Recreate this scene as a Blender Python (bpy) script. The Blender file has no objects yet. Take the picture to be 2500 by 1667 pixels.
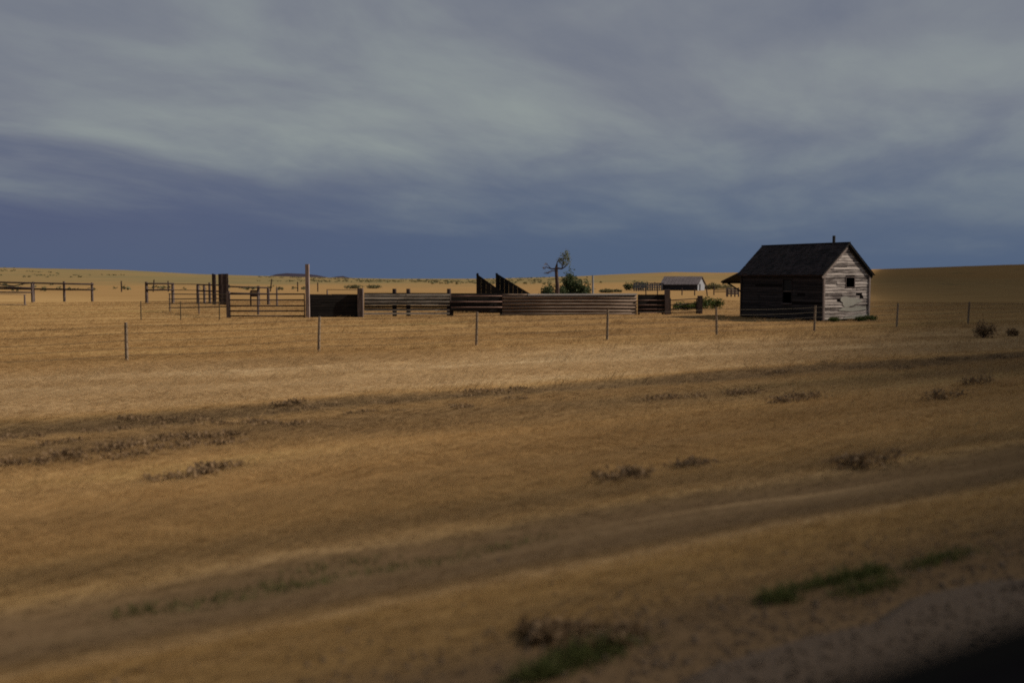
import bpy, math, random
import numpy as np
from mathutils import Vector

random.seed(7)
rng = np.random.default_rng(7)
SC = bpy.context.scene
COL = SC.collection

# ------------------------------------------------------------------ camera, sky, sun, exposure
F = 2500 * 35 / 36.0                  # focal length in photograph pixels
CAMZ = 2.60
PITCH = math.atan(161.5 / F)
cam_d = bpy.data.cameras.new("camera")
cam_d.lens = 35; cam_d.sensor_width = 36; cam_d.clip_start = 0.05; cam_d.clip_end = 30000
cam_d.dof.use_dof = True
cam_d.dof.focus_distance = 62.0
cam_d.dof.aperture_fstop = 0.85
cam = bpy.data.objects.new("camera", cam_d); COL.objects.link(cam)
cam.location = (0, 0, CAMZ); cam.rotation_euler = (math.radians(90) - PITCH, 0, 0)
SC.camera = cam

SUN_AZ, SUN_EL = math.radians(86), math.radians(35)    # azimuth from +Y towards +X
SUN_DIR = Vector((math.cos(SUN_EL) * math.sin(SUN_AZ), math.cos(SUN_EL) * math.cos(SUN_AZ), math.sin(SUN_EL)))
sd = bpy.data.lights.new("sun", 'SUN'); sd.energy = 5.0; sd.angle = math.radians(0.53); sd.color = (1.0, 0.9, 0.76)
so = bpy.data.objects.new("sun", sd); COL.objects.link(so)
so.location = SUN_DIR * 60
so.rotation_euler = SUN_DIR.to_track_quat('Z', 'Y').to_euler()

SC.view_settings.view_transform = 'Standard'; SC.view_settings.look = 'None'
SC.view_settings.exposure = 0.0; SC.view_settings.gamma = 1.0; SC.view_settings.use_curve_mapping = False
SC.cycles.max_bounces = 6; SC.cycles.diffuse_bounces = 3; SC.cycles.transparent_max_bounces = 8
SC.cycles.filter_width = 1.8
SC.cycles.use_denoising = False

# ------------------------------------------------------------------ node helpers
class NT:
    def __init__(s, nt): s.nt = nt
    def n(s, t, **kw):
        nd = s.nt.nodes.new(t)
        for k, v in kw.items(): setattr(nd, k, v)
        return nd
    def put(s, sock, v):
        if isinstance(v, bpy.types.NodeSocket): s.nt.links.new(v, sock)
        elif v is not None:
            if isinstance(v, (tuple, list)) and len(v) == 3 and sock.type == 'RGBA': v = (*v, 1)
            sock.default_value = v
    def m(s, op, a, b=None, c=None, clamp=False):
        nd = s.n('ShaderNodeMath', operation=op); nd.use_clamp = clamp
        s.put(nd.inputs[0], a)
        if b is not None: s.put(nd.inputs[1], b)
        if c is not None: s.put(nd.inputs[2], c)
        return nd.outputs[0]
    def sstep(s, x, a, b):
        nd = s.n('ShaderNodeMapRange', interpolation_type='SMOOTHSTEP')
        s.put(nd.inputs[0], x); s.put(nd.inputs[1], a); s.put(nd.inputs[2], b)
        return nd.outputs[0]
    def mix(s, f, a, b, bt='MIX'):
        nd = s.n('ShaderNodeMix', data_type='RGBA', blend_type=bt)
        s.put(nd.inputs[0], f); s.put(nd.inputs[6], a); s.put(nd.inputs[7], b)
        return nd.outputs[2]
    def noise(s, vec, scale=1.0, detail=4.0, rough=0.55, dist=0.0):
        nd = s.n('ShaderNodeTexNoise')
        s.put(nd.inputs['Vector'], vec); nd.inputs['Scale'].default_value = scale
        nd.inputs['Detail'].default_value = detail; nd.inputs['Roughness'].default_value = rough
        nd.inputs['Distortion'].default_value = dist
        return nd.outputs[0]
    def xyz(s, v):
        nd = s.n('ShaderNodeSeparateXYZ'); s.put(nd.inputs[0], v); return nd.outputs
    def comb(s, x, y, z=0.0):
        nd = s.n('ShaderNodeCombineXYZ')
        s.put(nd.inputs[0], x); s.put(nd.inputs[1], y); s.put(nd.inputs[2], z); return nd.outputs[0]
    def ramp(s, f, stops, interp='LINEAR'):
        nd = s.n('ShaderNodeValToRGB'); cr = nd.color_ramp; cr.interpolation = interp
        while len(cr.elements) < len(stops): cr.elements.new(0.5)
        for e, (p, c) in zip(cr.elements, stops):
            e.position = p; e.color = (*c, 1) if len(c) == 3 else c
        s.put(nd.inputs[0], f); return nd.outputs[0]

# ------------------------------------------------------------------ world: storm sky over a Nishita sky
world = bpy.data.worlds.new("World"); SC.world = world; world.use_nodes = True
W = NT(world.node_tree); world.node_tree.nodes.clear()
sky = W.n('ShaderNodeTexSky', sky_type='NISHITA'); sky.sun_disc = False
sky.sun_elevation = SUN_EL; sky.sun_rotation = SUN_AZ
tc = W.n('ShaderNodeTexCoord').outputs['Generated']
dx, dy, dz = W.xyz(tc)
zz = W.m('MAXIMUM', dz, 0.0)
den = W.m('ADD', zz, 0.11)
px_, py_ = W.m('DIVIDE', dx, den), W.m('DIVIDE', dy, den)
A = math.radians(21)
par = W.m('ADD', W.m('MULTIPLY', px_, math.sin(A)), W.m('MULTIPLY', py_, math.cos(A)))
per = W.m('SUBTRACT', W.m('MULTIPLY', px_, math.cos(A)), W.m('MULTIPLY', py_, math.sin(A)))
nA = W.noise(W.comb(W.m('MULTIPLY', par, 0.62), W.m('MULTIPLY', per, 1.0), 3.1), 1.0, 7, 0.52, 0.35)
nB = W.noise(W.comb(W.m('MULTIPLY', par, 1.5), W.m('MULTIPLY', per, 3.0), 9.7), 1.0, 7, 0.6, 0.5)
nC = W.noise(W.comb(W.m('MULTIPLY', dx, 2.2), W.m('MULTIPLY', dz, 7.0), W.m('MULTIPLY', dy, 2.2)), 1.0, 4, 0.5, 0.3)
cl = W.m('ADD', W.m('MULTIPLY', nA, 0.83), W.m('MULTIPLY', nB, 0.17))
upper = W.ramp(cl, [(0.34, (0.158, 0.176, 0.226)), (0.45, (0.198, 0.216, 0.252)), (0.54, (0.234, 0.260, 0.278)), (0.64, (0.272, 0.306, 0.304))])
xc = W.m('MAXIMUM', W.m('MINIMUM', dx, 0.6), -0.6)
zb = W.m('SUBTRACT', 0.074, W.m('MULTIPLY', xc, 0.015))
hgt = W.m('SUBTRACT', dz, zb)
hgt = W.m('ADD', hgt, W.m('MULTIPLY', W.m('SUBTRACT', nA, 0.5), 0.075))
hgt = W.m('ADD', hgt, W.m('MULTIPLY', W.m('SUBTRACT', nB, 0.5), 0.030))
wid = W.m('ADD', 0.060, W.m('MULTIPLY', W.m('ADD', xc, 0.6), 0.060))
tf = W.sstep(W.m('DIVIDE', hgt, wid), -0.55, 1.0)
lowc = W.mix(W.sstep(dx, -0.45, 0.15), (0.076, 0.096, 0.180), (0.077, 0.115, 0.196))
lowc = W.mix(W.m('MULTIPLY', W.sstep(nC, 0.42, 0.72), 0.28), lowc, (0.112, 0.140, 0.200))
lowc = W.mix(W.m('MULTIPLY', W.sstep(dz, 0.06, -0.01), 0.35), lowc, (0.072, 0.120, 0.206))
added_cloud = W.mix(tf, lowc, upper)
bgS = W.n('ShaderNodeBackground'); W.put(bgS.inputs[0], sky.outputs[0]); bgS.inputs[1].default_value = 0.06
bgC = W.n('ShaderNodeBackground'); W.put(bgC.inputs[0], added_cloud); bgC.inputs[1].default_value = 1.0
mx = W.n('ShaderNodeMixShader'); mx.inputs[0].default_value = 0.96
W.nt.links.new(bgS.outputs[0], mx.inputs[1]); W.nt.links.new(bgC.outputs[0], mx.inputs[2])
wo = W.n('ShaderNodeOutputWorld'); W.nt.links.new(mx.outputs[0], wo.inputs[0])

# ------------------------------------------------------------------ layout: road axes and pixel -> place
RD = math.radians(57.4)
UX, UY = math.sin(RD), math.cos(RD)       # along the road
VX, VY = -math.cos(RD), math.sin(RD)      # away from the road

def uv(u, v): return (u * UX + v * VX, u * UY + v * VY)
def ray(px, py):
    a = (px - 1250) / F; b = -(py - 833.5) / F
    c, s = math.cos(PITCH), math.sin(PITCH)
    return Vector((a, b * s + c, b * c - s))
def at(px, py, Y):                        # the point at depth Y on a photograph pixel's ray
    r = ray(px, py); return Vector((0, 0, CAMZ)) + r * (Y / r.y)
def xat(px, Y): return at(px, 720, Y).x

def sm(a, b, x):
    t = np.clip((x - a) / (b - a), 0, 1); return t * t * (3 - 2 * t)
SKYL = np.array([(-3000, 640), (-600, 646), (0, 653), (300, 659), (480, 669), (620, 673), (800, 678), (950, 681), (1180, 681), (1300, 678),
                 (1400, 675), (1500, 670), (1640, 664), (1760, 666), (1900, 664), (2120, 657), (2500, 645), (3200, 630), (5000, 640)])
def vnoise(x, y, seed=0):
    def h(i, j):
        n = np.sin(i * 127.1 + j * 311.7 + seed * 74.7) * 43758.5453
        return n - np.floor(n)
    xi, yi = np.floor(x), np.floor(y); fx, fy = x - xi, y - yi
    fx = fx * fx * (3 - 2 * fx); fy = fy * fy * (3 - 2 * fy)
    a, b, c, d = h(xi, yi), h(xi + 1, yi), h(xi, yi + 1), h(xi + 1, yi + 1)
    return (a * (1 - fx) + b * fx) * (1 - fy) + (c * (1 - fx) + d * fx) * fy
PV = np.array([(-60, 0.0), (-14, 0.1), (-9.5, 0.9), (3.0, 0.90), (3.6, 0.90), (4.4, 0.86), (5.0, 0.79), (5.5, 0.75), (6.0, 0.79), (7, 0.74), (9, 0.56),
               (13, 0.28), (16, 0.16), (17.5, 0.02), (18.4, 0.10), (20, 0.06), (24, 0.0), (400, 0.0)])
def ground(x, y):
    x = np.asarray(x, float); y = np.asarray(y, float)
    u = x * UX + y * UY; v = x * VX + y * VY
    r = np.hypot(x, y)
    z = np.interp(v, PV[:, 0], PV[:, 1])
    bump = (vnoise(u * 0.25, v * 0.6, 1) - 0.5) * 0.10 + (vnoise(u * 0.9, v * 1.4, 2) - 0.5) * 0.05
    z = z + bump * sm(3.3, 5.5, v) * (1 - 0.6 * sm(30, 60, r))
    z = z - 0.9 * sm(70, 240, r)
    # rolling ground up to the skyline
    f = np.where(y > 1e-3, x / np.maximum(y, 1e-3), np.sign(x) * 9)
    pxl = np.clip(1250 + F * f, -3000, 5000)
    pxl = np.where(y <= 0, np.where(x < 0, -3000, 5000), pxl)
    sk = np.interp(pxl, SKYL[:, 0], SKYL[:, 1])
    R = 900 + 120 * np.sin(pxl * 0.0023)
    zr = CAMZ + (672 - sk) / F * R * np.cos(np.arctan(np.clip(f, -1, 1)))
    t = np.clip((r - 250) / (R - 250), 0, 1)
    k = t * t * (1.7 - 0.7 * t)
    z = z * 1.0 + k * (zr + 0.9)
    roll = (vnoise(x * 0.011, y * 0.011, 5) - 0.5) * 3.0 * sm(260, 480, r) * (1 - sm(700, 880, r))
    z = z + roll * np.clip((zr + 1) / 12, 0.1, 1)
    z = z - 40 * sm(R + 60, R + 1500, r)
    return z
def gz(x, y): return float(ground(x, y))

# ------------------------------------------------------------------ mesh helpers
def tag(o, label=None, cat=None, group=None, kind=None):
    if label: o['label'] = label
    if cat: o['category'] = cat
    if group: o['group'] = group
    if kind: o['kind'] = kind
    return o
def thing(name, loc, label, cat, group=None):
    o = bpy.data.objects.new(name, None); COL.objects.link(o); o.location = loc
    o.empty_display_size = 0.3
    return tag(o, label, cat, group)
def root_of(o):
    while o.parent: o = o.parent
    return o
class MB:
    def __init__(s): s.v = []; s.f = []
    def quadbox(s, b, t):                  # bottom ring and top ring of n points
        n = len(b); k = len(s.v); s.v += [tuple(p) for p in b] + [tuple(p) for p in t]
        s.f.append(tuple(range(k + n - 1, k - 1, -1))); s.f.append(tuple(range(k + n, k + 2 * n)))
        for i in range(n):
            j = (i + 1) % n; s.f.append((k + i, k + j, k + n + j, k + n + i))
        return s
    def obox(s, c, ax, ay, az):            # centre and three half-axis vectors
        c, ax, ay, az = Vector(c), Vector(ax), Vector(ay), Vector(az)
        b = [c - ax - ay - az, c + ax - ay - az, c + ax + ay - az, c - ax + ay - az]
        return s.quadbox(b, [p + 2 * az for p in b])
    def beam(s, p, q, w, h, up=(0, 0, 1)): # a bar of section w (sideways) x h (up)
        p, q = Vector(p), Vector(q); d = (q - p).normalized(); up = Vector(up)
        sd_ = d.cross(up)
        if sd_.length < 1e-4: sd_ = d.cross(Vector((0, 1, 0)))
        sd_.normalize(); u2 = sd_.cross(d).normalized()
        return s.obox((p + q) / 2, (q - p) / 2, sd_ * w / 2, u2 * h / 2)
    def tube(s, p, q, r0, r1=None, n=8):
        r1 = r0 if r1 is None else r1
        p, q = Vector(p), Vector(q); d = (q - p).normalized()
        a = d.orthogonal().normalized(); b = d.cross(a)
        ring = lambda c, r: [c + (a * math.cos(2 * math.pi * i / n) + b * math.sin(2 * math.pi * i / n)) * r for i in range(n)]
        return s.quadbox(ring(p, r0), ring(q, r1))
    def path(s, pts, radii, n=7):          # a bent tapering limb
        pts = [Vector(p) for p in pts]; k0 = len(s.v); m = len(pts)
        for i, p in enumerate(pts):
            d = (pts[min(i + 1, m - 1)] - pts[max(i - 1, 0)]).normalized()
            a = Vector((0.3, 1, 0.2)).cross(d).normalized(); b = d.cross(a)
            for j in range(n):
                t = 2 * math.pi * j / n; s.v.append(tuple(p + (a * math.cos(t) + b * math.sin(t)) * radii[i]))
        for i in range(m - 1):
            for j in range(n):
                jj = (j + 1) % n; s.f.append((k0 + i * n + j, k0 + i * n + jj, k0 + (i + 1) * n + jj, k0 + (i + 1) * n + j))
        s.f.append(tuple(k0 + j for j in reversed(range(n)))); s.f.append(tuple(k0 + (m - 1) * n + j for j in range(n)))
        return s
    def build(s, name, mat, parent=None, smooth=False):
        off = root_of(parent).location if parent else Vector((0, 0, 0))
        me = bpy.data.meshes.new(name)
        me.from_pydata([tuple(Vector(p) - off) for p in s.v], [], s.f); me.update()
        if smooth:
            me.polygons.foreach_set('use_smooth', [True] * len(me.polygons))
        me.materials.append(mat)
        o = bpy.data.objects.new(name, me); COL.objects.link(o); o.parent = parent
        return o
def np_mesh(name, V, faces_flat, sizes, mat, attr=None):
    me = bpy.data.meshes.new(name)
    me.vertices.add(len(V)); me.vertices.foreach_set('co', np.ascontiguousarray(V, np.float32).ravel())
    me.loops.add(len(faces_flat)); me.loops.foreach_set('vertex_index', np.ascontiguousarray(faces_flat, np.int32))
    me.polygons.add(len(sizes))
    st = np.concatenate([[0], np.cumsum(sizes)[:-1]]).astype(np.int32)
    me.polygons.foreach_set('loop_start', st)
    me.update(calc_edges=True)
    if attr is not None:
        a = me.attributes.new('tint', 'FLOAT', 'POINT'); a.data.foreach_set('value', np.ascontiguousarray(attr, np.float32))
    me.materials.append(mat)
    o = bpy.data.objects.new(name, me); COL.objects.link(o)
    return o

# ------------------------------------------------------------------ materials
def mat(name):
    m = bpy.data.materials.new(name); m.use_nodes = True
    t = NT(m.node_tree); b = m.node_tree.nodes['Principled BSDF']
    b.inputs['Specular IOR Level'].default_value = 0.2
    return m, t, b
def pos_uv(t):
    p = t.n('ShaderNodeNewGeometry').outputs['Position']
    x, y, z = t.xyz(p)
    u = t.m('ADD', t.m('MULTIPLY', x, UX), t.m('MULTIPLY', y, UY))
    v = t.m('ADD', t.m('MULTIPLY', x, VX), t.m('MULTIPLY', y, VY))
    return p, x, y, z, u, v
def prairie(t):
    """dry-grass colour by place: swaths along the road, tracks, sage on the far rises"""
    p, x, y, z, u, v = pos_uv(t)
    nL = t.noise(t.comb(t.m('MULTIPLY', u, 0.07), t.m('MULTIPLY', v, 1.6), 0.0), 1.0, 6, 0.62, 0.1)
    nM = t.noise(t.comb(t.m('MULTIPLY', u, 0.05), t.m('MULTIPLY', v, 0.26), 5.0), 1.0, 5, 0.55, 0.4)
    nF = t.noise(t.comb(t.m('MULTIPLY', u, 0.35), t.m('MULTIPLY', v, 4.0), 2.0), 1.0, 5, 0.65)
    c = t.ramp(nM, [(0.30, (0.155, 0.100, 0.048)), (0.47, (0.205, 0.136, 0.066)), (0.58, (0.225, 0.156, 0.080)), (0.75, (0.205, 0.160, 0.072))])
    c = t.mix(t.m('MULTIPLY', t.sstep(nL, 0.52, 0.70), 0.55), c, (0.120, 0.076, 0.040))
    c = t.mix(t.m('MULTIPLY', t.sstep(nL, 0.46, 0.30), 0.5), c, (0.270, 0.196, 0.108))
    vj = t.m('ADD', v, t.m('MULTIPLY', t.m('SUBTRACT', nL, 0.5), t.m('ADD', 0.35, t.m('MULTIPLY', t.sstep(v, 7, 13), 0.9))))
    # worn bands along the road: shoulder, wheel track, ditch weeds
    k = 1 / 40.0
    band = t.ramp(t.m('MULTIPLY', vj, k), [(0.0, (1, 1, 1)), (3.6 * k, (1, 1, 1)), (4.1 * k, (0.35, 0.35, 0.35)), (4.85 * k, (0, 0, 0)), (5.05 * k, (1, 1, 1)),
                 (5.9 * k, (0.95, 0.95, 0.95)), (6.1 * k, (0.1, 0.1, 0.1)), (6.35 * k, (0.65, 0.65, 0.65)), (6.9 * k, (0.0, 0.0, 0.0)), (12.0 * k, (0, 0, 0)),
                 (13.5 * k, (0.40, 0.40, 0.40)), (14.6 * k, (0.65, 0.65, 0.65)), (15.4 * k, (0.25, 0.25, 0.25)), (16.6 * k, (0.35, 0.35, 0.35)), (17.4 * k, (0.95, 0.95, 0.95)), (18.3 * k, (0.8, 0.8, 0.8)), (18.9 * k, (0, 0, 0)), (1.0, (0, 0, 0))])
    soil = t.mix(nF, (0.060, 0.039, 0.026), (0.120, 0.080, 0.052))
    c = t.mix(1.0, c, (1.80, 1.66, 1.42), 'MULTIPLY')
    pale = t.m('MULTIPLY', t.sstep(v, 18.8, 20.5), t.sstep(v, 32, 26))
    c = t.mix(t.m('MULTIPLY', pale, t.m('ADD', 0.35, t.m('MULTIPLY', t.sstep(nM, 0.35, 0.65), 0.5))), c, (0.50, 0.372, 0.225))
    c = t.mix(t.m('MULTIPLY', t.sstep(u, 12, 34), 0.55), c, t.mix(nL, (0.270, 0.155, 0.065), (0.190, 0.108, 0.046)))
    c = t.mix(t.m('MULTIPLY', t.sstep(v, 8.6, 4.4), 0.9), c, t.mix(nL, (0.345, 0.208, 0.072), (0.225, 0.132, 0.048)))
    c = t.mix(t.m('MULTIPLY', band, 0.88), c, soil)
    nS = t.noise(t.comb(t.m('MULTIPLY', u, 0.09), t.m('MULTIPLY', v, 7.0), 8.0), 1.0, 4, 0.6)
    ks = t.m('MULTIPLY', t.sstep(v, 9.0, 6.0), t.sstep(v, 3.7, 4.3))
    c = t.mix(t.m('MULTIPLY', t.m('MULTIPLY', t.sstep(nS, 0.50, 0.66), ks), 0.55), c, (0.13, 0.085, 0.045))
    c = t.mix(t.m('MULTIPLY', t.m('MULTIPLY', t.sstep(nS, 0.44, 0.30), ks), 0.5), c, (0.42, 0.285, 0.155))
    line = t.ramp(t.m('MULTIPLY', vj, k), [(0.0, (0, 0, 0)), (4.72 * k, (0, 0, 0)), (4.86 * k, (1, 1, 1)), (4.98 * k, (0, 0, 0)),
                 (5.40 * k, (0, 0, 0)), (5.46 * k, (.2, .2, .2)), (5.52 * k, (0, 0, 0)), (5.92 * k, (0, 0, 0)), (6.06 * k, (.9, .9, .9)), (6.2 * k, (0, 0, 0)), (1.0, (0, 0, 0))])
    c = t.mix(t.m('MULTIPLY', line, t.m('ADD', 0.15, t.m('MULTIPLY', t.sstep(nF, 0.35, 0.65), 0.6))), c, (0.40, 0.28, 0.16))
    r = t.n('ShaderNodeVectorMath', operation='LENGTH'); t.put(r.inputs[0], p); r = r.outputs['Value']
    # open field: finer mottling, then sage and olive on the rises
    nH = t.noise(t.comb(t.m('MULTIPLY', x, 0.010), t.m('MULTIPLY', y, 0.006), 0.0), 1.0, 7, 0.62, 0.3)
    nG = t.noise(t.comb(t.m('MULTIPLY', x, 0.05), t.m('MULTIPLY', y, 0.02), 0.0), 1.0, 6, 0.7)
    right = t.sstep(x, 20, 260)
    sage = t.mix(nG, (0.110, 0.098, 0.052), (0.230, 0.180, 0.088))
    rust = t.mix(nG, (0.225, 0.122, 0.046), (0.350, 0.190, 0.075))
    hill = t.mix(right, sage, rust)
    hf = t.m('MULTIPLY', t.sstep(t.m('ADD', r, t.m('MULTIPLY', t.m('SUBTRACT', nH, 0.5), 500)), 260, 520), t.m('ADD', 0.45, t.m('MULTIPLY', t.sstep(nH, 0.35, 0.6), 0.5)))
    c = t.mix(hf, c, hill)
    c = t.mix(t.m('MULTIPLY', t.sstep(nG, 0.58, 0.72), t.m('MULTIPLY', t.sstep(r, 180, 350), 0.6)), c, (0.065, 0.064, 0.034))
    return c, nL, nF, u, v, x

M = {}
m, t, b = mat("prairie_ground"); c, nL, nF, *_ = prairie(t)
t.put(b.inputs['Base Color'], t.mix(t.m('MULTIPLY', nF, 0.25), c, (0.15, 0.10, 0.05))); b.inputs['Roughness'].default_value = 1.0; b.inputs['Specular IOR Level'].default_value = 0.0
bm_ = t.n('ShaderNodeBump'); bm_.inputs['Strength'].default_value = 0.5; bm_.inputs['Distance'].default_value = 0.08
t.put(bm_.inputs['Height'], nF); t.put(b.inputs['Normal'], bm_.outputs[0]); M['ground'] = m

def grass_mat(name, green=0.0):
    m, t, b = mat(name); c, nL, nF, u, v, x = prairie(t)
    a = t.n('ShaderNodeAttribute', attribute_name='tint').outputs['Fac']
    if green: c = t.mix(green, c, (0.055, 0.085, 0.018))
    c = t.mix(t.m('MULTIPLY', a, 0.55), c, t.mix(0.5, c, (0.50, 0.34, 0.17) if not green else (0.10, 0.12, 0.03)))
    c = t.mix(t.m('MULTIPLY', t.sstep(a, 0.35, 0.0), 0.35), c, (0.15, 0.095, 0.045) if not green else (0.03, 0.045, 0.012))
    t.put(b.inputs['Base Color'], c); b.inputs['Roughness'].default_value = 0.8; b.inputs['Specular IOR Level'].default_value = 0.1
    tr = t.n('ShaderNodeBsdfTranslucent'); t.put(tr.inputs[0], c)
    ms = t.n('ShaderNodeMixShader'); ms.inputs[0].default_value = 0.35
    t.nt.links.new(b.outputs[0], ms.inputs[1]); t.nt.links.new(tr.outputs[0], ms.inputs[2])
    out = [n for n in t.nt.nodes if n.type == 'OUTPUT_MATERIAL'][0]; t.nt.links.new(ms.outputs[0], out.inputs[0])
    return m
M['grass'] = grass_mat("dry_grass"); M['weed'] = grass_mat("green_weed", 0.62)

def wood(name, lo, hi, spread=0.35, rough=0.9, scale=(1.2, 1.2, 14)):
    m, t, b = mat(name)
    p = t.n('ShaderNodeNewGeometry').outputs['Position']; x, y, z = t.xyz(p)
    n = t.noise(t.comb(t.m('MULTIPLY', x, scale[0]), t.m('MULTIPLY', y, scale[1]), t.m('MULTIPLY', z, scale[2])), 1.0, 6, 0.65, 0.3)
    rd = t.n('ShaderNodeObjectInfo').outputs['Random']
    f = t.m('ADD', t.sstep(n, 0.3, 0.7), t.m('MULTIPLY', t.m('SUBTRACT', rd, 0.5), spread * 2), clamp=True)
    t.put(b.inputs['Base Color'], t.mix(f, lo, hi)); b.inputs['Roughness'].default_value = rough
    bp = t.n('ShaderNodeBump'); bp.inputs['Strength'].default_value = 0.4; bp.inputs['Distance'].default_value = 0.02
    t.put(bp.inputs['Height'], n); t.put(b.inputs['Normal'], bp.outputs[0])
    return m
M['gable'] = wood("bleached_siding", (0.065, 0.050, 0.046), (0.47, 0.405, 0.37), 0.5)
M['darkside'] = wood("shaded_siding", (0.012, 0.010, 0.011), (0.038, 0.030, 0.030), 0.4)  # the long wall's shade is put into this darker board colour
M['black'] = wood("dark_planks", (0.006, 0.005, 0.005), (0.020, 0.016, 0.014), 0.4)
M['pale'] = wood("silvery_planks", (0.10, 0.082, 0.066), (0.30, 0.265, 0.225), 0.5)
M['pole'] = wood("brown_poles", (0.12, 0.082, 0.060), (0.24, 0.178, 0.138), 0.12)
M['post'] = wood("weathered_post", (0.055, 0.040, 0.036), (0.150, 0.115, 0.105), 0.3, scale=(9, 9, 1.5))
M['greypost'] = wood("grey_fence_post", (0.13, 0.095, 0.066), (0.24, 0.178, 0.124), 0.3, scale=(9, 9, 1.5))
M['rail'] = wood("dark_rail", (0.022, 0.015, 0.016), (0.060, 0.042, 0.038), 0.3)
M['palepost'] = wood("pale_post", (0.17, 0.125, 0.112), (0.29, 0.225, 0.20), 0.2, scale=(9, 9, 1.5))
M['trim'] = wood("bleached_trim", (0.15, 0.115, 0.10), (0.30, 0.24, 0.22), 0.3)
M['shingle'] = wood("tar_shingles", (0.008, 0.007, 0.009), (0.045, 0.034, 0.036), 0.0, scale=(2.2, 2.2, 2.2))
M['barnroof'] = wood("barn_roof", (0.095, 0.078, 0.082), (0.150, 0.125, 0.130), 0.0, scale=(0.6, 0.6, 3))
M['barnwall'] = wood("barn_boards", (0.018, 0.018, 0.024), (0.036, 0.034, 0.042), 0.2)
M['white'] = wood("whitewash", (0.16, 0.17, 0.195), (0.24, 0.25, 0.275), 0.3)
M['bark'] = wood("bark", (0.035, 0.022, 0.020), (0.090, 0.060, 0.052), 0.0, scale=(8, 8, 2))
M['rust'] = wood("rusty_pipe", (0.14, 0.075, 0.055), (0.26, 0.16, 0.13), 0.2, 0.7)
def plain(name, c, rough=0.6, metal=0.0, spec=0.3, var=0.25):
    m, t, b = mat(name)
    n = t.noise(t.n('ShaderNodeNewGeometry').outputs['Position'], 3.0, 5, 0.6)
    t.put(b.inputs['Base Color'], t.mix(n, tuple(k * (1 - var) for k in c), tuple(min(1, k * (1 + var)) for k in c)))
    b.inputs['Roughness'].default_value = rough; b.inputs['Metallic'].default_value = metal; b.inputs['Specular IOR Level'].default_value = spec
    return m
M['interior'] = plain("dark_interior", (0.012, 0.010, 0.010), 1.0, 0, 0)
M['plaster'] = plain("exposed_plaster", (0.34, 0.325, 0.285), 0.95, 0, 0.1, 0.18)
M['tin'] = plain("weathered_tin", (0.42, 0.40, 0.385), 0.55, 0.3, 0.4)
M['drystem'] = plain('dry_stem', (0.16, 0.105, 0.06), 0.9, 0, 0.1)
M['pipe'] = plain("stove_pipe", (0.03, 0.03, 0.035), 0.6, 0.4)
M['wire'] = plain("rusty_wire", (0.060, 0.045, 0.028), 0.8, 0.2)
M['carpaint'] = plain("car_trim", (0.004, 0.004, 0.005), 1.0, 0, 0.0)
M['tyre'] = plain("tyre_rubber", (0.006, 0.006, 0.006), 1.0, 0, 0.0)
M['rim'] = plain("wheel_rim", (0.35, 0.35, 0.36), 0.35, 0.9)
M['glass'] = plain("dusty_pane", (0.008, 0.009, 0.011), 0.5, 0, 0.15)
M['hillfar'] = plain("hazy_far_hill", (0.040, 0.033, 0.046), 1.0, 0, 0)  # haze of the distant air is put into this dark purple colour
def leaf(name, lo, hi):
    m, t, b = mat(name)
    a = t.n('ShaderNodeAttribute', attribute_name='tint').outputs['Fac']
    c = t.mix(a, lo, hi); t.put(b.inputs['Base Color'], c); b.inputs['Roughness'].default_value = 0.7
    tr = t.n('ShaderNodeBsdfTranslucent'); t.put(tr.inputs[0], c)
    ms = t.n('ShaderNodeMixShader'); ms.inputs[0].default_value = 0.3
    t.nt.links.new(b.outputs[0], ms.inputs[1]); t.nt.links.new(tr.outputs[0], ms.inputs[2])
    out = [n for n in t.nt.nodes if n.type == 'OUTPUT_MATERIAL'][0]; t.nt.links.new(ms.outputs[0], out.inputs[0])
    return m
M['leaf'] = leaf("leaf_green", (0.022, 0.036, 0.014), (0.085, 0.105, 0.042))
M['leafgrey'] = leaf("leaf_grey_green", (0.060, 0.072, 0.040), (0.21, 0.215, 0.130))
M['weedleaf'] = leaf("weed_leaf", (0.020, 0.036, 0.006), (0.075, 0.095, 0.020))
M['drybush'] = leaf("dry_brush", (0.095, 0.060, 0.034), (0.27, 0.172, 0.090))
M['sageleaf'] = leaf("sage_leaf", (0.085, 0.080, 0.038), (0.20, 0.17, 0.080))
m, t, b = mat("gravel")
p, x, y, z, u, v = pos_uv(t)
n1 = t.noise(p, 60, 4, 0.7); n2 = t.noise(t.comb(t.m('MULTIPLY', u, 0.25), t.m('MULTIPLY', v, 5)), 1.0, 6, 0.65)
vo = t.n('ShaderNodeTexVoronoi'); t.put(vo.inputs['Vector'], p); vo.inputs['Scale'].default_value = 45
c = t.mix(n2, (0.050, 0.033, 0.022), (0.095, 0.064, 0.042)); c = t.mix(t.m('MULTIPLY', t.sstep(n1, 0.45, 0.75), 0.5), c, (0.13, 0.095, 0.07))
t.put(b.inputs['Base Color'], c); b.inputs['Roughness'].default_value = 0.95
bp = t.n('ShaderNodeBump'); bp.inputs['Strength'].default_value = 0.6; bp.inputs['Distance'].default_value = 0.02
t.put(bp.inputs['Height'], vo.outputs['Distance']); t.put(b.inputs['Normal'], bp.outputs[0]); M['gravel'] = m
m, t, b = mat("asphalt"); p = t.n('ShaderNodeNewGeometry').outputs['Position']
t.put(b.inputs['Base Color'], t.mix(t.noise(p, 40, 5, 0.7), (0.03, 0.029, 0.029), (0.07, 0.066, 0.063))); b.inputs['Roughness'].default_value = 0.9; M['asphalt'] = m
M['stone'] = plain("loose_stone", (0.10, 0.072, 0.052), 0.95, 0, 0.1, 0.5)
M['paint'] = plain("road_paint", (0.6, 0.6, 0.57), 0.7)

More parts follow.
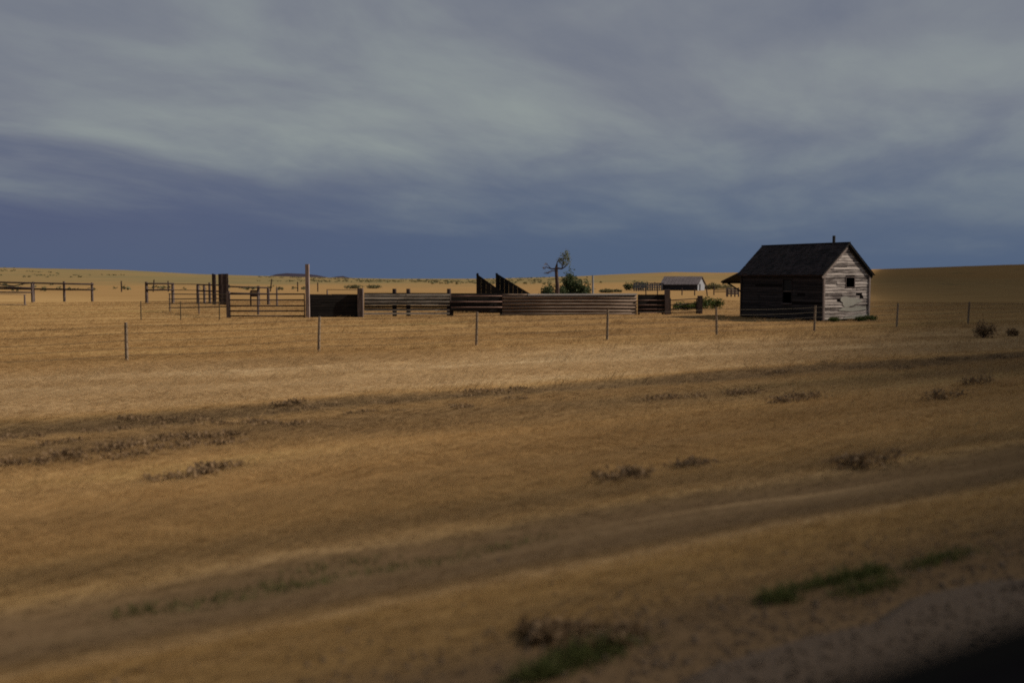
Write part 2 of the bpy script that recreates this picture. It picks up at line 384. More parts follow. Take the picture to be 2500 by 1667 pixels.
# ------------------------------------------------------------------ ground, road, far hills
az = np.radians(np.concatenate([np.arange(-42, 42, 0.25), np.arange(42, 318, 2.0)]))
rr = np.concatenate([[0.5], np.exp(np.linspace(math.log(1.0), math.log(9000), 360))])
AZ, RR = np.meshgrid(az, rr); X = RR * np.sin(AZ); Y = RR * np.cos(AZ); Z = ground(X, Y)
na, nr = len(az), len(rr)
V = np.stack([X, Y, Z], -1).reshape(-1, 3); V = np.vstack([V, [[0, 0, gz(0, 0)]]])
i, j = np.meshgrid(np.arange(nr - 1), np.arange(na), indexing='ij'); j2 = (j + 1) % na
Q = np.stack([i * na + j, i * na + j2, (i + 1) * na + j2, (i + 1) * na + j], -1).reshape(-1, 4)[:, ::-1]
tri = np.stack([np.full(na, len(V) - 1), (np.arange(na) + 1) % na, np.arange(na)], -1)
g = np_mesh("ground", V, np.concatenate([Q.ravel(), tri.ravel()]), np.concatenate([np.full(len(Q), 4), np.full(na, 3)]), M['ground'])
g.data.polygons.foreach_set('use_smooth', [True] * len(g.data.polygons)); tag(g, kind='structure')

def strip(name, v0, v1, z, m, u0=-500, u1=500, skirt=0.3, du=4.0, rag=0.0):
    mb = MB(); n = int((u1 - u0) / du)
    for a in range(n):
        ua, ub = u0 + a * (u1 - u0) / n, u0 + (a + 1) * (u1 - u0) / n
        k = len(mb.v); e0 = rag * (math.sin(ua * 1.7) + math.sin(ua * 4.1 + 1) + math.sin(ua * 0.6)) / 2; e1 = rag * (math.sin(ub * 1.7) + math.sin(ub * 4.1 + 1) + math.sin(ub * 0.6)) / 2
        for uu, vv, zz_ in ((ua, v0, z), (ub, v0, z), (ub, v1 + e1, z), (ua, v1 + e0, z), (ub, v1 + e1 + 0.5, z - skirt), (ua, v1 + e0 + 0.5, z - skirt)):
            mb.v.append((*uv(uu, vv), zz_))
        mb.f.append((k, k + 1, k + 2, k + 3))
        if skirt: mb.f.append((k + 3, k + 2, k + 4, k + 5))
    return tag(mb.build(name, m), kind='structure')
strip("gravel_shoulder", -8.6, 2.95, 0.955, M['gravel'], du=0.5, rag=0.16, u0=-60, u1=140)
ns = 9000
us_, vs_ = rng.uniform(-2, 16, ns), 3.15 + rng.normal(0, 0.55, ns); xs_, ys_ = us_ * UX + vs_ * VX, us_ * UY + vs_ * VY
zs_ = np.maximum(ground(xs_, ys_), np.where(vs_ < 2.95, 0.955, -9)); rs_ = rng.uniform(0.006, 0.022, ns) * rng.uniform(0.5, 1.2, ns)
oc = np.array([[1, 0, 0], [0, 1, 0], [-1, 0, 0], [0, -1, 0], [0, 0, .7], [0, 0, -.7]]) ; fc = np.array([[0, 1, 4], [1, 2, 4], [2, 3, 4], [3, 0, 4], [1, 0, 5], [2, 1, 5], [3, 2, 5], [0, 3, 5]])
Vg = np.stack([xs_, ys_, zs_ + 0.004], -1)[:, None] + oc[None] * rs_[:, None, None] * rng.uniform(0.6, 1.3, (ns, 6, 1))
Fg = (fc[None] + (np.arange(ns) * 6)[:, None, None]).reshape(-1)
tag(np_mesh("gravel", Vg.reshape(-1, 3), Fg, np.full(ns * 8, 3), M['stone']), "small loose stones along the edge of the road shoulder", "gravel", kind='stuff')
strip("road", -6.4, 2.0, 0.963, M['asphalt'], skirt=0)
strip("edge_line", 1.55, 1.67, 0.967, M['paint'], skirt=0)
hb = MB()
def far_hill(pts, D, name):
    mb = MB(); n = len(pts)
    for (px, py) in pts: mb.v.append(tuple(at(px, py, D)))
    for (px, py) in pts: mb.v.append(tuple(at(px, 686, D - 500)))
    for (px, py) in pts: mb.v.append(tuple(at(px, 686, D + 900)))
    for a in range(n - 1):
        mb.f.append((n + a, n + a + 1, a + 1, a)); mb.f.append((a, a + 1, 2 * n + a + 1, 2 * n + a))
    return tag(mb.build(name, M['hillfar'], smooth=True), kind='structure')
far_hill([(630, 684), (655, 675), (675, 669.5), (700, 667), (725, 668), (750, 669), (775, 672), (800, 677), (825, 681), (860, 686)], 5200, "hill")
far_hill([(770, 684), (800, 678.5), (825, 675), (838, 674), (850, 677.5), (880, 680.5), (910, 686)], 5600, "hill")

# ------------------------------------------------------------------ unseen cloudbank added off to the right, shaped to darken the right of the field
m = bpy.data.materials.new("added_cloud"); m.use_nodes = True; t = NT(m.node_tree); m.node_tree.nodes.clear()
pv = t.n('ShaderNodeVolumePrincipled'); pv.inputs['Color'].default_value = (0.95, 0.95, 0.96, 1); pv.inputs['Density'].default_value = 0.05; pv.inputs['Anisotropy'].default_value = 0.4
t.nt.links.new(pv.outputs[0], t.n('ShaderNodeOutputMaterial').inputs['Volume']); M['added_cloud'] = m
CH_ = 300.0; CAZ = math.radians(22)
cd, cr_ = Vector((math.sin(CAZ), math.cos(CAZ), 0)), Vector((math.cos(CAZ), -math.sin(CAZ), 0))
cw = 130.0; EDGE = -3.8
cc = cd * 60 + cr_ * (cw - 2.4) + SUN_DIR * (CH_ / SUN_DIR.z)
import bmesh
bmc = bmesh.new(); bmesh.ops.create_icosphere(bmc, subdivisions=5, radius=1.0)
for vv in bmc.verts:
    q = vv.co; k = 1 + (0.006 if q.x < 0 else 0.06) * (math.sin(5 * q.y + 1.0) + math.sin(9 * q.y + 3 * q.z) + math.sin(7 * q.x + 4 * q.z))
    p = cd * q.y * 1600 * k + cr_ * q.x * cw * k + Vector((0, 0, q.z * 55 * k * (1.0 if q.z > 0 else 0.6)))
    far = max(0.0, p.dot(cd) + 60 - 75)
    vv.co = p - cr_ * 0.075 * far * far / (far + 60)
mc = bpy.data.meshes.new("added_cloud"); bmc.to_mesh(mc); bmc.free(); mc.materials.append(m)
co_ = bpy.data.objects.new("added_cloud", mc); COL.objects.link(co_); 
_best = 1e9
for vv in mc.vertices:                    # where its shade's edge falls on the field, so that the shack's gable stays in the sun
    q = vv.co + cc; q = q - SUN_DIR * (q.z / SUN_DIR.z)
    if -40 < q.dot(cd) < 80: _best = min(_best, q.dot(cr_))
cc = cc + cr_ * (EDGE - _best)
co_.location = cc; tag(co_, kind='structure')

# ------------------------------------------------------------------ grass
def blades(name, P, H, Wd, lean, tint, mtl, three=True, comb=None):
    n = len(P); th = rng.uniform(0, 2 * math.pi, n)
    s = np.stack([np.cos(th), np.sin(th), np.zeros(n)], -1) * Wd[:, None] * 0.5
    ph = rng.uniform(0, 2 * math.pi, n)
    if comb is not None:                   # lying mostly one way: along the road
        ph = math.pi / 2 - RD + rng.normal(0, comb, n) + np.where(rng.random(n) < 0.25, math.pi, 0)
        q = rng.uniform(0, 2 * math.pi, n)
        s = np.stack([np.cos(q) * VX, np.cos(q) * VY, np.sin(q)], -1) * Wd[:, None] * 0.5
    l = np.stack([np.cos(ph), np.sin(ph), np.zeros(n)], -1) * (lean * H)[:, None]
    up = np.zeros((n, 3)); up[:, 2] = H
    base = P - np.array([0, 0, 0.02])
    if three:
        mid = base + up * 0.55 + l * 0.35
        tip = base + up + l
        V = np.stack([base - s, base + s, mid - s * 0.7, mid + s * 0.7, tip], 1).reshape(-1, 3)
        k = np.arange(n)[:, None] * 5
        f = np.concatenate([k + [0, 1, 3, 2], k + [2, 3, 4]], 1).ravel()
        return np_mesh(name, V, f, np.tile([4, 3], n), mtl, np.repeat(tint, 5))
    V = np.stack([base - s, base + s, base + up + l], 1).reshape(-1, 3)
    return np_mesh(name, V, np.arange(3 * n), np.full(n, 3), mtl, np.repeat(tint, 3))

def field(n, r0, r1, e, half=37):
    """points in the view's wedge, number per square metre falling as r^-e"""
    q = rng.random(n); k = 2 - e
    r = (r0 ** k + q * (r1 ** k - r0 ** k)) ** (1 / k)
    a = np.radians(rng.uniform(-half, half, n)); return r * np.sin(a), r * np.cos(a), r

HUT_C = Vector((at(2010, 788, 56).x, 56.0, 0))
def grass(name, n, r0, r1, e, three, h0, w0, h1=None):
    x, y, r = field(n, r0, r1, e)
    u = x * UX + y * UY; v = x * VX + y * VY
    patch = vnoise(u * 0.12, v * 1.3, 11); tall = vnoise(u * 0.08, v * 0.6, 12)
    trk = np.exp(-((v - 5.5) / 0.5) ** 2)
    keep = (v > 2.9) & (rng.random(n) < np.clip(0.35 + 0.9 * patch - 0.75 * trk, 0.04, 1)) & (rng.random(n) < np.clip((v - 2.9) / 1.0, 0, 1) ** 1.3)
    du_, dv_ = (x - HUT_C.x) * -0.4625 + (y - HUT_C.y) * 0.887, (x - HUT_C.x) * 0.887 + (y - HUT_C.y) * 0.4625
    keep &= ~((du_ > 0) & (du_ < 7.0) & (dv_ > 0) & (dv_ < 3.46))
    x, y, r, u, v, patch, tall, trk = [q[keep] for q in (x, y, r, u, v, patch, tall, trk)]
    n = len(x)
    H = h0 * (0.45 + 0.9 * tall) * rng.uniform(0.5, 1.25, n) * (1 - 0.55 * trk) * np.clip(0.45 + (v - 3.3) * 0.25, 0.45, 1)
    if h1: H *= 1 - (1 - h1) * sm(26, 48, r)
    W_ = w0 * np.maximum(1, r / 6) ** 0.75 * rng.uniform(0.7, 1.3, n)
    P = np.stack([x, y, ground(x, y)], -1)
    o = blades(name, P, H, W_, rng.uniform(1.5, 6.0, n), np.clip(0.45 * patch + 0.4 * rng.random(n) + 0.08, 0, 1), M['grass'], three, 0.11)
    return tag(o, "short dry golden grass of the open field", "grass", kind='stuff')
grass("grass", 300000, 3.3, 22, 1.25, True, 0.105, 0.0055)
grass("grass", 780000, 22, 110, 1.5, False, 0.11, 0.0048, 0.6)

# taller tufts standing out of the laid grass
nt_ = 2600; tx, ty, trr = field(nt_, 5.5, 60, 1.0); tv = tx * VX + ty * VY; tu = tx * UX + ty * UY
ok = (tv > 6.6) & (vnoise(tu * 0.10, tv * 0.7, 21) + 0.3 * rng.random(nt_) > 0.55)
_q = (tx - HUT_C.x) * -0.4625 + (ty - HUT_C.y) * 0.887; _w = (tx - HUT_C.x) * 0.887 + (ty - HUT_C.y) * 0.4625
ok &= ~((_q > -1) & (_q < 8) & (_w > -1) & (_w < 4.5)); tx, ty, trr = tx[ok], ty[ok], trr[ok]
nb = 26; rad_t = rng.uniform(0.05, 0.22, len(tx))
bx = np.repeat(tx, nb) + rng.normal(0, 1, len(tx) * nb) * np.repeat(rad_t, nb) * 1.6 * UX + rng.normal(0, 1, len(tx) * nb) * 0.07
by = np.repeat(ty, nb) + rng.normal(0, 1, len(tx) * nb) * np.repeat(rad_t, nb) * 1.6 * UY + rng.normal(0, 1, len(tx) * nb) * 0.07
hb_ = np.repeat(rng.uniform(0.10, 0.30, len(tx)), nb) * rng.uniform(0.5, 1.2, len(bx))
tag(blades("tall_grass", np.stack([bx, by, ground(bx, by)], -1), hb_, 0.0045 * np.maximum(1, np.repeat(trr, nb) / 7) ** 0.75, rng.uniform(0.3, 1.4, len(bx)), np.clip(np.repeat(rng.random(len(tx)), nb) * 0.6 + 0.4 * rng.random(len(bx)), 0, 1), M['grass'], True, 0.6),
    "taller tufts of dry grass standing out of the field", "grass", kind='stuff')

def weed_patch(name, spots, mtl, label, n=330, h=0.11, w=0.010):
    P, Hh = [], []
    for (u0, v0, lu, lv) in spots:
        uu = u0 + rng.normal(0, lu, n); vv = v0 + rng.normal(0, lv, n)
        x, y = uv(uu, vv); P.append(np.stack([x, y, ground(x, y)], -1))
        Hh.append(h * rng.uniform(0.4, 1.2, n) * np.exp(-0.25 * (((uu - u0) / lu) ** 2 + ((vv - v0) / lv) ** 2)))
    P = np.concatenate(P); Hh = np.concatenate(Hh); k = len(P)
    return tag(blades(name, P, Hh, np.full(k, w) * rng.uniform(0.6, 1.4, k), rng.uniform(0.3, 1.2, k), rng.random(k), mtl, True), label, "weeds", kind='stuff')
def gpt(px, py, h):                       # (u, v) of the ground h below the camera on a pixel's ray
    r = ray(px, py); k = h / -r.z; x, y = r.x * k, r.y * k; return x * UX + y * UY, x * VX + y * VY
A1 = gpt(2010, 1425, 1.68); A2 = gpt(1370, 1625, 1.68); A4 = gpt(2260, 1370, 1.68)
weed_patch("weeds", [(A_[0] + random.gauss(0, 0.4), A_[1] + random.gauss(0, 0.07), random.uniform(0.08, 0.3), random.uniform(0.03, 0.08)) for A_ in (A1, A4, A2) for _ in range(3)], M['weed'], "low green weeds along the gravel shoulder")
A3 = gpt(840, 1395, 1.80)
weed_patch("weeds", [(A3[0] + random.gauss(0, 0.8), A3[1] + random.gauss(0, 0.1), random.uniform(0.1, 0.5), random.uniform(0.04, 0.10)) for _ in range(8)], M['weed'], "green weeds growing beside the wheel track", 300, 0.06)

# ------------------------------------------------------------------ shrubs and the tree
def leaves(n, centre, rad, size, shell=0.5, power=0.5):
    """leaf-sized quads through an uneven crown"""
    d = rng.normal(size=(n, 3)); d /= np.linalg.norm(d, axis=1)[:, None]
    rad_ = np.array(rad); q = rng.random(n) ** power
    lump = 0.65 + 0.7 * vnoise(d[:, 0] * 2.1 + 7, d[:, 1] * 2.1 + d[:, 2] * 2.7, int(rng.integers(1, 99)))
    P = np.array(centre) + d * rad_ * (q * lump)[:, None]
    a = rng.normal(size=(n, 3)); a /= np.linalg.norm(a, axis=1)[:, None]
    b_ = np.cross(a, rng.normal(size=(n, 3))); b_ /= np.linalg.norm(b_, axis=1)[:, None]
    s = size * rng.uniform(0.6, 1.4, n)[:, None]
    V = np.stack([P - a * s, P + b_ * s * 0.5, P + a * s, P - b_ * s * 0.5], 1).reshape(-1, 3)
    t_ = np.clip(rng.random(n) * 0.6 + 0.4 * (lump - 0.65) / 0.7, 0, 1)
    return V, t_
def foliage(name, sets, mtl, parent):
    V = np.concatenate([s[0] for s in sets]); t_ = np.repeat(np.concatenate([s[1] for s in sets]), 4)
    off = np.array(root_of(parent).location)
    o = np_mesh(name, V - off, np.arange(len(V)), np.full(len(V) // 4, 4), mtl, t_); o.parent = parent; return o
def shrub(name, loc, w, h, label, mtl='leaf', n=900, size=0.07, lobes=4, group=None, cat="shrub", stems=4):
    r = thing(name, loc, label, cat, group); x0, y0, z0 = loc
    sets = []; st = MB()
    for k in range(lobes):
        cx = x0 + random.uniform(-0.30, 0.30) * w; cy = y0 + random.uniform(-0.25, 0.25) * w
        hh = h * random.uniform(0.62, 1.0)
        sets.append(leaves(n // lobes, (cx, cy, z0 + hh * 0.52), (w * 0.30, w * 0.28, hh * 0.55), size))
        if k < stems: st.path([(x0 + random.uniform(-.05, .05) * w, y0, z0 - 0.05), ((x0 + cx) / 2, (y0 + cy) / 2, z0 + hh * 0.3), (cx, cy, z0 + hh * 0.7)], [0.02 * h + 0.01, 0.015 * h + 0.006, 0.006], 5)
    foliage('foliage', sets, M[mtl], r); st.build('stem', M['bark'], r)
    return r
def brush(x, y, w_, h_):
    v_ = x * VX + y * VY
    lab, grp = (('low dry brush clump along the ditch nearest the wire fence', 'dry brush along the ditch') if v_ > 16 else
                ('low dry brush clump on the grass between ditch and wheel track', 'dry brush between ditch and track') if v_ > 7.5 else ('dark dry brush clump between wheel track and road shoulder', 'dry brush beside the wheel track'))
    r = thing('dry_brush', (x, y, gz(x, y) - 0.02), lab, 'brush', grp)
    sets = []; st = MB()
    for k in range(5):
        q = random.uniform(-0.5, 0.5) * w_; cx, cy = x + q * UX + random.uniform(-.08, .08), y + q * UY + random.uniform(-.08, .08); z_ = gz(cx, cy)
        sets.append(leaves(70, (cx, cy, z_ + h_ * 0.42), (w_ * 0.24, w_ * 0.17, h_ * 0.5), 0.026))
        for e in range(3): st.path([(cx, cy, z_ - 0.03), (cx + random.uniform(-.1, .1), cy + random.uniform(-.1, .1), z_ + h_ * random.uniform(.7, 1.15))], [0.004, 0.002], 3)
    foliage('foliage', sets, M['drybush'], r); tag(st.build('stems', M['drystem'], r), kind='stuff')
    return r
def gloc(px, Y): x = xat(px, Y); return (x, Y, gz(x, Y))

# the tree: bare trunk, dead limbs on one side, a leafy tuft on the other
TY = 82.0
tb = gloc(1360, TY)
tr = thing("tree", tb, "small ragged tree with bare trunk, dead limbs and one leafy tuft", "tree")
P_ = lambda px, py, dy=0.0: at(px, py, TY + dy)
mb = MB()
mb.path([Vector(tb) - Vector((0, 0, 0.1)), P_(1361, 700), P_(1359, 675), P_(1358, 655), P_(1360, 643)], [0.22, 0.17, 0.14, 0.13, 0.05], 9)
mb.build('trunk', M['bark'], tr, True)
for pts, rad in (([(1358, 657, 0), (1345, 656, .2), (1333, 652, .3), (1326, 654, .4)], [.07, .05, .03, .012]),
                 ([(1345, 656, .2), (1338, 648, 0), (1334, 643, -.2)], [.035, .022, .008]),
                 ([(1358, 662, 0), (1346, 661, -.3), (1336, 667, -.5), (1326, 668, -.5)], [.05, .035, .02, .008]),
                 ([(1359, 655, 0), (1372, 656, .2), (1380, 651, .1), (1388, 642, 0)], [.08, .06, .045, .015]),
                 ([(1372, 656, .2), (1374, 645, .1), (1376, 632, 0), (1384, 618, 0)], [.05, .035, .025, .008]),
                 ([(1359, 648, 0), (1360, 640, .2), (1366, 630, .3)], [.04, .025, .01])):
    MB().path([P_(*q) for q in pts], rad, 6).build('limb', M['bark'], tr, True)
sets = []
for (px, py, w, h, n) in ((1377, 633, .5, .5, 260), (1383, 623, .34, .36, 120), (1388, 635, .26, .34, 80), (1367, 636, .28, .3, 80), (1378, 644, .34, .22, 70), (1384, 614, .18, .2, 26)):
    c_ = P_(px, py); sets.append(leaves(n, c_, (w, w, h), 0.06))
foliage('crown', sets, M['leafgrey'], tr)
for px, py in ((1333, 646), (1328, 654), (1334, 667), (1340, 664)): tag(foliage('dead_leaves', [leaves(34, P_(px, py), (.22, .2, .12), 0.045)], M['drybush'], tr), kind='stuff')
shrub("shrub", gloc(1338, 84), 1.5, 2.3, "low green shrub to the left of the bare tree trunk", n=2600, size=0.08, lobes=6, group="green shrubs round the small tree")
shrub("shrub", gloc(1393, 86), 1.7, 3.3, "tall pointed green shrub directly right of the tree trunk", n=3600, size=0.085, lobes=7, group="green shrubs round the small tree")
shrub("shrub", gloc(1424, 85), 1.6, 2.75, "broad green shrub farthest to the right of the tree", n=3200, size=0.085, lobes=7, group="green shrubs round the small tree")
shrub("shrub", gloc(1374, 83), 1.3, 1.9, "lowest green shrub at the foot of the tree", n=2000, size=0.075, lobes=5, group="green shrubs round the small tree")

# ------------------------------------------------------------------ the shack
ga = Vector((0.887, 0.4625, 0))           # along the gable wall, to the right
la = Vector((-0.4625, 0.887, 0))          # along the long wall, away
gn, ln = -la, -ga                         # outward normals of gable and long wall
HW, HL, EV, RG = 3.46, 6.9, 2.74, 4.30    # width, length, eave, ridge
HUT_C.z = gz(HUT_C.x, HUT_C.y)
hut = thing("shack", HUT_C, "abandoned small wooden shack with bleached gable and black shingle roof", "shack")
def hp(g_, l_, z_): return HUT_C + ga * g_ + la * l_ + Vector((0, 0, z_))
def gtop(g_): return EV + (RG - EV) * (1 - abs(g_ - HW / 2) / (HW / 2))
# inner shell (dark boards behind the siding) with the window openings left open to a dark room
T = 0.05
def slab(mb, a, b_, z0, z1, side):        # a piece of shell wall between two along-wall positions
    if side == 'g0': c_ = [hp(a, 0, 0), hp(b_, 0, 0), hp(b_, T, 0), hp(a, T, 0)]
    elif side == 'g1': c_ = [hp(a, HL - T, 0), hp(b_, HL - T, 0), hp(b_, HL, 0), hp(a, HL, 0)]
    elif side == 'l0': c_ = [hp(0, a, 0), hp(0, b_, 0), hp(T, b_, 0), hp(T, a, 0)]
    else: c_ = [hp(HW - T, a, 0), hp(HW - T, b_, 0), hp(HW, b_, 0), hp(HW, a, 0)]
    mb.quadbox([p + Vector((0, 0, z0)) for p in c_], [p + Vector((0, 0, z1)) for p in c_])
GW = (1.66, 2.30, 1.92, 2.46)             # gable window
LW = (2.55, 3.25, 0.98, 2.36)             # long-wall window
mb = MB()
slab(mb, 0, GW[0], 0, EV, 'g0'); slab(mb, GW[1], HW, 0, EV, 'g0'); slab(mb, GW[0], GW[1], 0, GW[2], 'g0'); slab(mb, GW[0], GW[1], GW[3], EV, 'g0')
mb.quadbox([hp(0, 0, EV), hp(HW, 0, EV), hp(HW / 2, 0, RG)], [hp(0, T, EV), hp(HW, T, EV), hp(HW / 2, T, RG)])
mb.quadbox([hp(0, HL - T, EV), hp(HW, HL - T, EV), hp(HW / 2, HL - T, RG)], [hp(0, HL, EV), hp(HW, HL, EV), hp(HW / 2, HL, RG)])
slab(mb, 0, HW, 0, EV, 'g1'); slab(mb, T, HL - T, 0, EV, 'l1')
slab(mb, T, LW[0], 0, EV, 'l0'); slab(mb, LW[1], HL - T, 0, EV, 'l0'); slab(mb, LW[0], LW[1], 0, LW[2], 'l0'); slab(mb, LW[0], LW[1], LW[3], EV, 'l0')
mb.obox(hp(HW / 2, HL / 2, 0.12), ga * (HW / 2 - T), la * (HL / 2 - T), Vector((0, 0, 0.03)))
mb.build('wall', M['interior'], hut)
# gable siding, board by board
CH = 0.166
def board_g(g0, g1, z0, z1, mtl, out=0.028, tilt=0.0, slope=None):
    """a clapboard on the gable: trapezoid where the rake cuts it"""
    def lim(z):
        if z <= EV: return 0.0, HW
        k = (z - EV) / (RG - EV) * HW / 2; return k, HW - k
    a0, b0 = lim(z0); a1, b1 = lim(z1)
    A0, B0 = max(g0, a0), min(g1, b0); A1, B1 = max(g0, a1), min(g1, b1)
    if B0 - A0 < 0.05: return
    B1 = max(B1, A1 + 0.01)
    dz_ = lambda g_: tilt * (g_ - (g0 + g1) / 2)
    f = [hp(A0, -out, z0 + dz_(A0)), hp(B0, -out, z0 + dz_(B0)), hp(B1, -0.010, z1 + dz_(B1)), hp(A1, -0.010, z1 + dz_(A1))]
    bk = [hp(A0, -0.002, z0 + dz_(A0)), hp(B0, -0.002, z0 + dz_(B0)), hp(B1, -0.002, z1 + dz_(B1)), hp(A1, -0.002, z1 + dz_(A1))]
    MB().quadbox(bk, f).build('board', mtl, hut)
holes = [(0.98, 1.22, 1.05, 1.25), (2.45, 2.95, 1.42, 1.56), (2.75, 3.05, 1.22, 1.34), (0.45, 1.35, 0.72, 0.80), (1.70, 2.25, 1.70, 1.80), (1.35, 1.6, 0.55, 0.63)]
z = 0.10; row = 0
while z < RG - 0.12:
    cuts = [0.0] + sorted(random.uniform(0.5, HW - 0.5) for _ in range(random.choice([0, 1, 1, 2]))) + [HW]
    segs = []
    for a, b_ in zip(cuts[:-1], cuts[1:]): segs.append((a + 0.004, b_ - 0.004))
    for (h0, h1, hz0, hz1) in holes + [(GW[0] - 0.05, GW[1] + 0.05, GW[2] - 0.05, GW[3] + 0.05)]:
        if hz0 < z + CH * 0.62 and hz1 > z + CH * 0.38:
            new = []
            for a, b_ in segs:
                if h1 <= a or h0 >= b_: new.append((a, b_)); continue
                if h0 - a > 0.08: new.append((a, h0))
                if b_ - h1 > 0.08: new.append((h1, b_))
            segs = new
    for a, b_ in segs:
        board_g(a, b_, z, z + CH - random.uniform(0.004, 0.022), M['gable'], random.uniform(0.018, 0.042), random.uniform(-0.006, 0.006))
    z += CH; row += 1
# patch of bare pale plaster where the siding has gone, standing just proud of the boards
pl = MB(); pts = []
for k in range(26):
    a = 2 * math.pi * k / 26; q = 1 + 0.22 * math.sin(3 * a + 1) + random.uniform(-0.08, 0.08)
    pts.append((1.92 + 0.82 * q * math.cos(a) * (1 if math.cos(a) > 0 else 0.85), 1.10 + 0.27 * q * math.sin(a)))
pl.quadbox([hp(g_, -0.012, z_) for g_, z_ in pts], [hp(g_, -0.052, z_) for g_, z_ in pts]); pl.build('plaster_patch', M['plaster'], hut)
pl = MB(); pts = [(1.1, 0.60), (2.2, 0.52), (3.25, 0.62), (3.22, 0.80), (2.5, 0.84), (2.1, 0.74), (1.5, 0.78)]
pl.quadbox([hp(g_, -0.012, z_) for g_, z_ in pts], [hp(g_, -0.050, z_) for g_, z_ in pts]); pl.build('plaster_patch', M['plaster'], hut)
pl = MB(); pts = [(1.5, 0.12), (3.3, 0.10), (3.36, 0.30), (2.7, 0.36), (2.2, 0.26), (1.6, 0.24)]
pl.quadbox([hp(g_, -0.012, z_) for g_, z_ in pts], [hp(g_, -0.048, z_) for g_, z_ in pts]); pl.build('plaster_patch', M['plaster'], hut)
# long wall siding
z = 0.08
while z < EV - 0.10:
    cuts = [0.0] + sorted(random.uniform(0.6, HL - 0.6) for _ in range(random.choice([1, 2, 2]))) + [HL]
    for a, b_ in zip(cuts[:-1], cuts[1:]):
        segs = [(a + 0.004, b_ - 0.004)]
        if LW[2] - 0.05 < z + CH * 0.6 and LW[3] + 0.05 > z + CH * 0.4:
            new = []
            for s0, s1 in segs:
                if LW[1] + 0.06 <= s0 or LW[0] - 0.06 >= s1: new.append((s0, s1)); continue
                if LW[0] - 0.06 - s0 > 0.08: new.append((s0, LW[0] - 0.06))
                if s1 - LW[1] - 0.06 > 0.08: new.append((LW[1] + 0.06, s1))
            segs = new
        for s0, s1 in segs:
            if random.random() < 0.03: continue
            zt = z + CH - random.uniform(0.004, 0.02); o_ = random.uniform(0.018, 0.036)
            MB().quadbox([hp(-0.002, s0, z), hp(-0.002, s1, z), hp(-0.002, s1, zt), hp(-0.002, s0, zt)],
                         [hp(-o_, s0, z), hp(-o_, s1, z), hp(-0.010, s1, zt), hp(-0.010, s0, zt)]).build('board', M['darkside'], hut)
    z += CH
# corner boards, rake boards, fascia
for g_, l_ in ((-0.03, -0.03), (HW + 0.03, -0.03)):
    MB().obox(hp(g_, l_, EV / 2 + 0.02), ga * 0.05, la * 0.05, Vector((0, 0, EV / 2 - 0.03))).build('corner_board', M['trim'], hut)
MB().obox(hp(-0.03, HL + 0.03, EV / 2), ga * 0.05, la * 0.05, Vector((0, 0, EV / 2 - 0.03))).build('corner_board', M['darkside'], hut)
OV, EO, RT = 0.16, 0.22, 0.10             # rake and eave overhang, roof thickness
sl = (RG - EV) / (HW / 2)
def rz(g_): return RG - abs(g_ - HW / 2) * sl
roof = MB()
for sgn in (-1, 1):
    ge = HW / 2 + sgn * (HW / 2 + EO)
    a = [hp(HW / 2, -OV, RG + 0.03), hp(ge, -OV, rz(ge) + 0.03), hp(ge, HL + OV, rz(ge) + 0.03), hp(HW / 2, HL + OV, RG + 0.03)]
    up = [p + Vector((0, 0, RT)) for p in a]
    roof.quadbox(a if sgn > 0 else a[::-1], up if sgn > 0 else up[::-1])
roof_o = roof.build('roof', M['black'], hut)
sh = MB()
for sgn in (-1, 1):
    ln_ = math.hypot(HW / 2 + EO, (HW / 2 + EO) * sl); n = int(ln_ / 0.135)
    dg = Vector(ga) * sgn; dd = (dg * (HW / 2 + EO) + Vector((0, 0, -(HW / 2 + EO) * sl))).normalized(); nn = dd.cross(la) * (1 if dd.cross(la).z > 0 else -1)
    for rI in range(n + 1):
        l0 = -OV - 0.02 - random.uniform(0, 0.15)
        while l0 < HL + OV:
            w_ = random.uniform(0.12, 0.24); l1 = min(l0 + w_, HL + OV + 0.02); l0c = max(l0, -OV - 0.02)
            if l1 > l0c + 0.02 and random.random() > 0.025:
                s0 = rI * 0.135; s1 = s0 + 0.16 + random.uniform(-0.02, 0.025)
                o0 = hp(HW / 2, 0, RG + 0.03 + RT)
                q = lambda s_, l_, h_: o0 + dd * s_ + Vector(la) * l_ + nn * h_
                hh = 0.012 + random.uniform(0, 0.016)
                k = len(sh.v)
                sh.v += [tuple(q(s0, l0c, 0.004)), tuple(q(s0, l1 - 0.006, 0.004)), tuple(q(s1, l1 - 0.006, hh + 0.012)), tuple(q(s1, l0c, hh + 0.012)), tuple(q(s1, l1 - 0.006, 0.0)), tuple(q(s1, l0c, 0.0))]
                sh.f += [(k, k + 1, k + 2, k + 3), (k + 3, k + 2, k + 4, k + 5)]
            l0 += w_
tag(sh.build('shingles', M['shingle'], roof_o), kind='stuff')
MB().beam(hp(HW / 2, -OV - 0.02, RG + 0.15), hp(HW / 2, HL + OV + 0.02, RG + 0.15), 0.16, 0.05).build('ridge_cap', M['black'], roof_o)
MB().tube(hp(HW / 2 - 0.12, 0.92, RG - 0.1), hp(HW / 2 - 0.12, 0.92, RG + 0.56), 0.085, 0.085, 12).build('stovepipe', M['pipe'], hut)
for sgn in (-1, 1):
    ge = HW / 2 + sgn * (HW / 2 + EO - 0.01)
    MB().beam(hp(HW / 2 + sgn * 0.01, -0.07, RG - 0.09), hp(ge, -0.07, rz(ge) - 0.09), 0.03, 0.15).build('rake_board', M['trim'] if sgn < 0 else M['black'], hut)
MB().beam(hp(-EO - 0.012, -OV, rz(-EO) + 0.07), hp(-EO - 0.012, HL + OV, rz(-EO) + 0.07), 0.022, 0.13).build('fascia', M['rail'], hut)
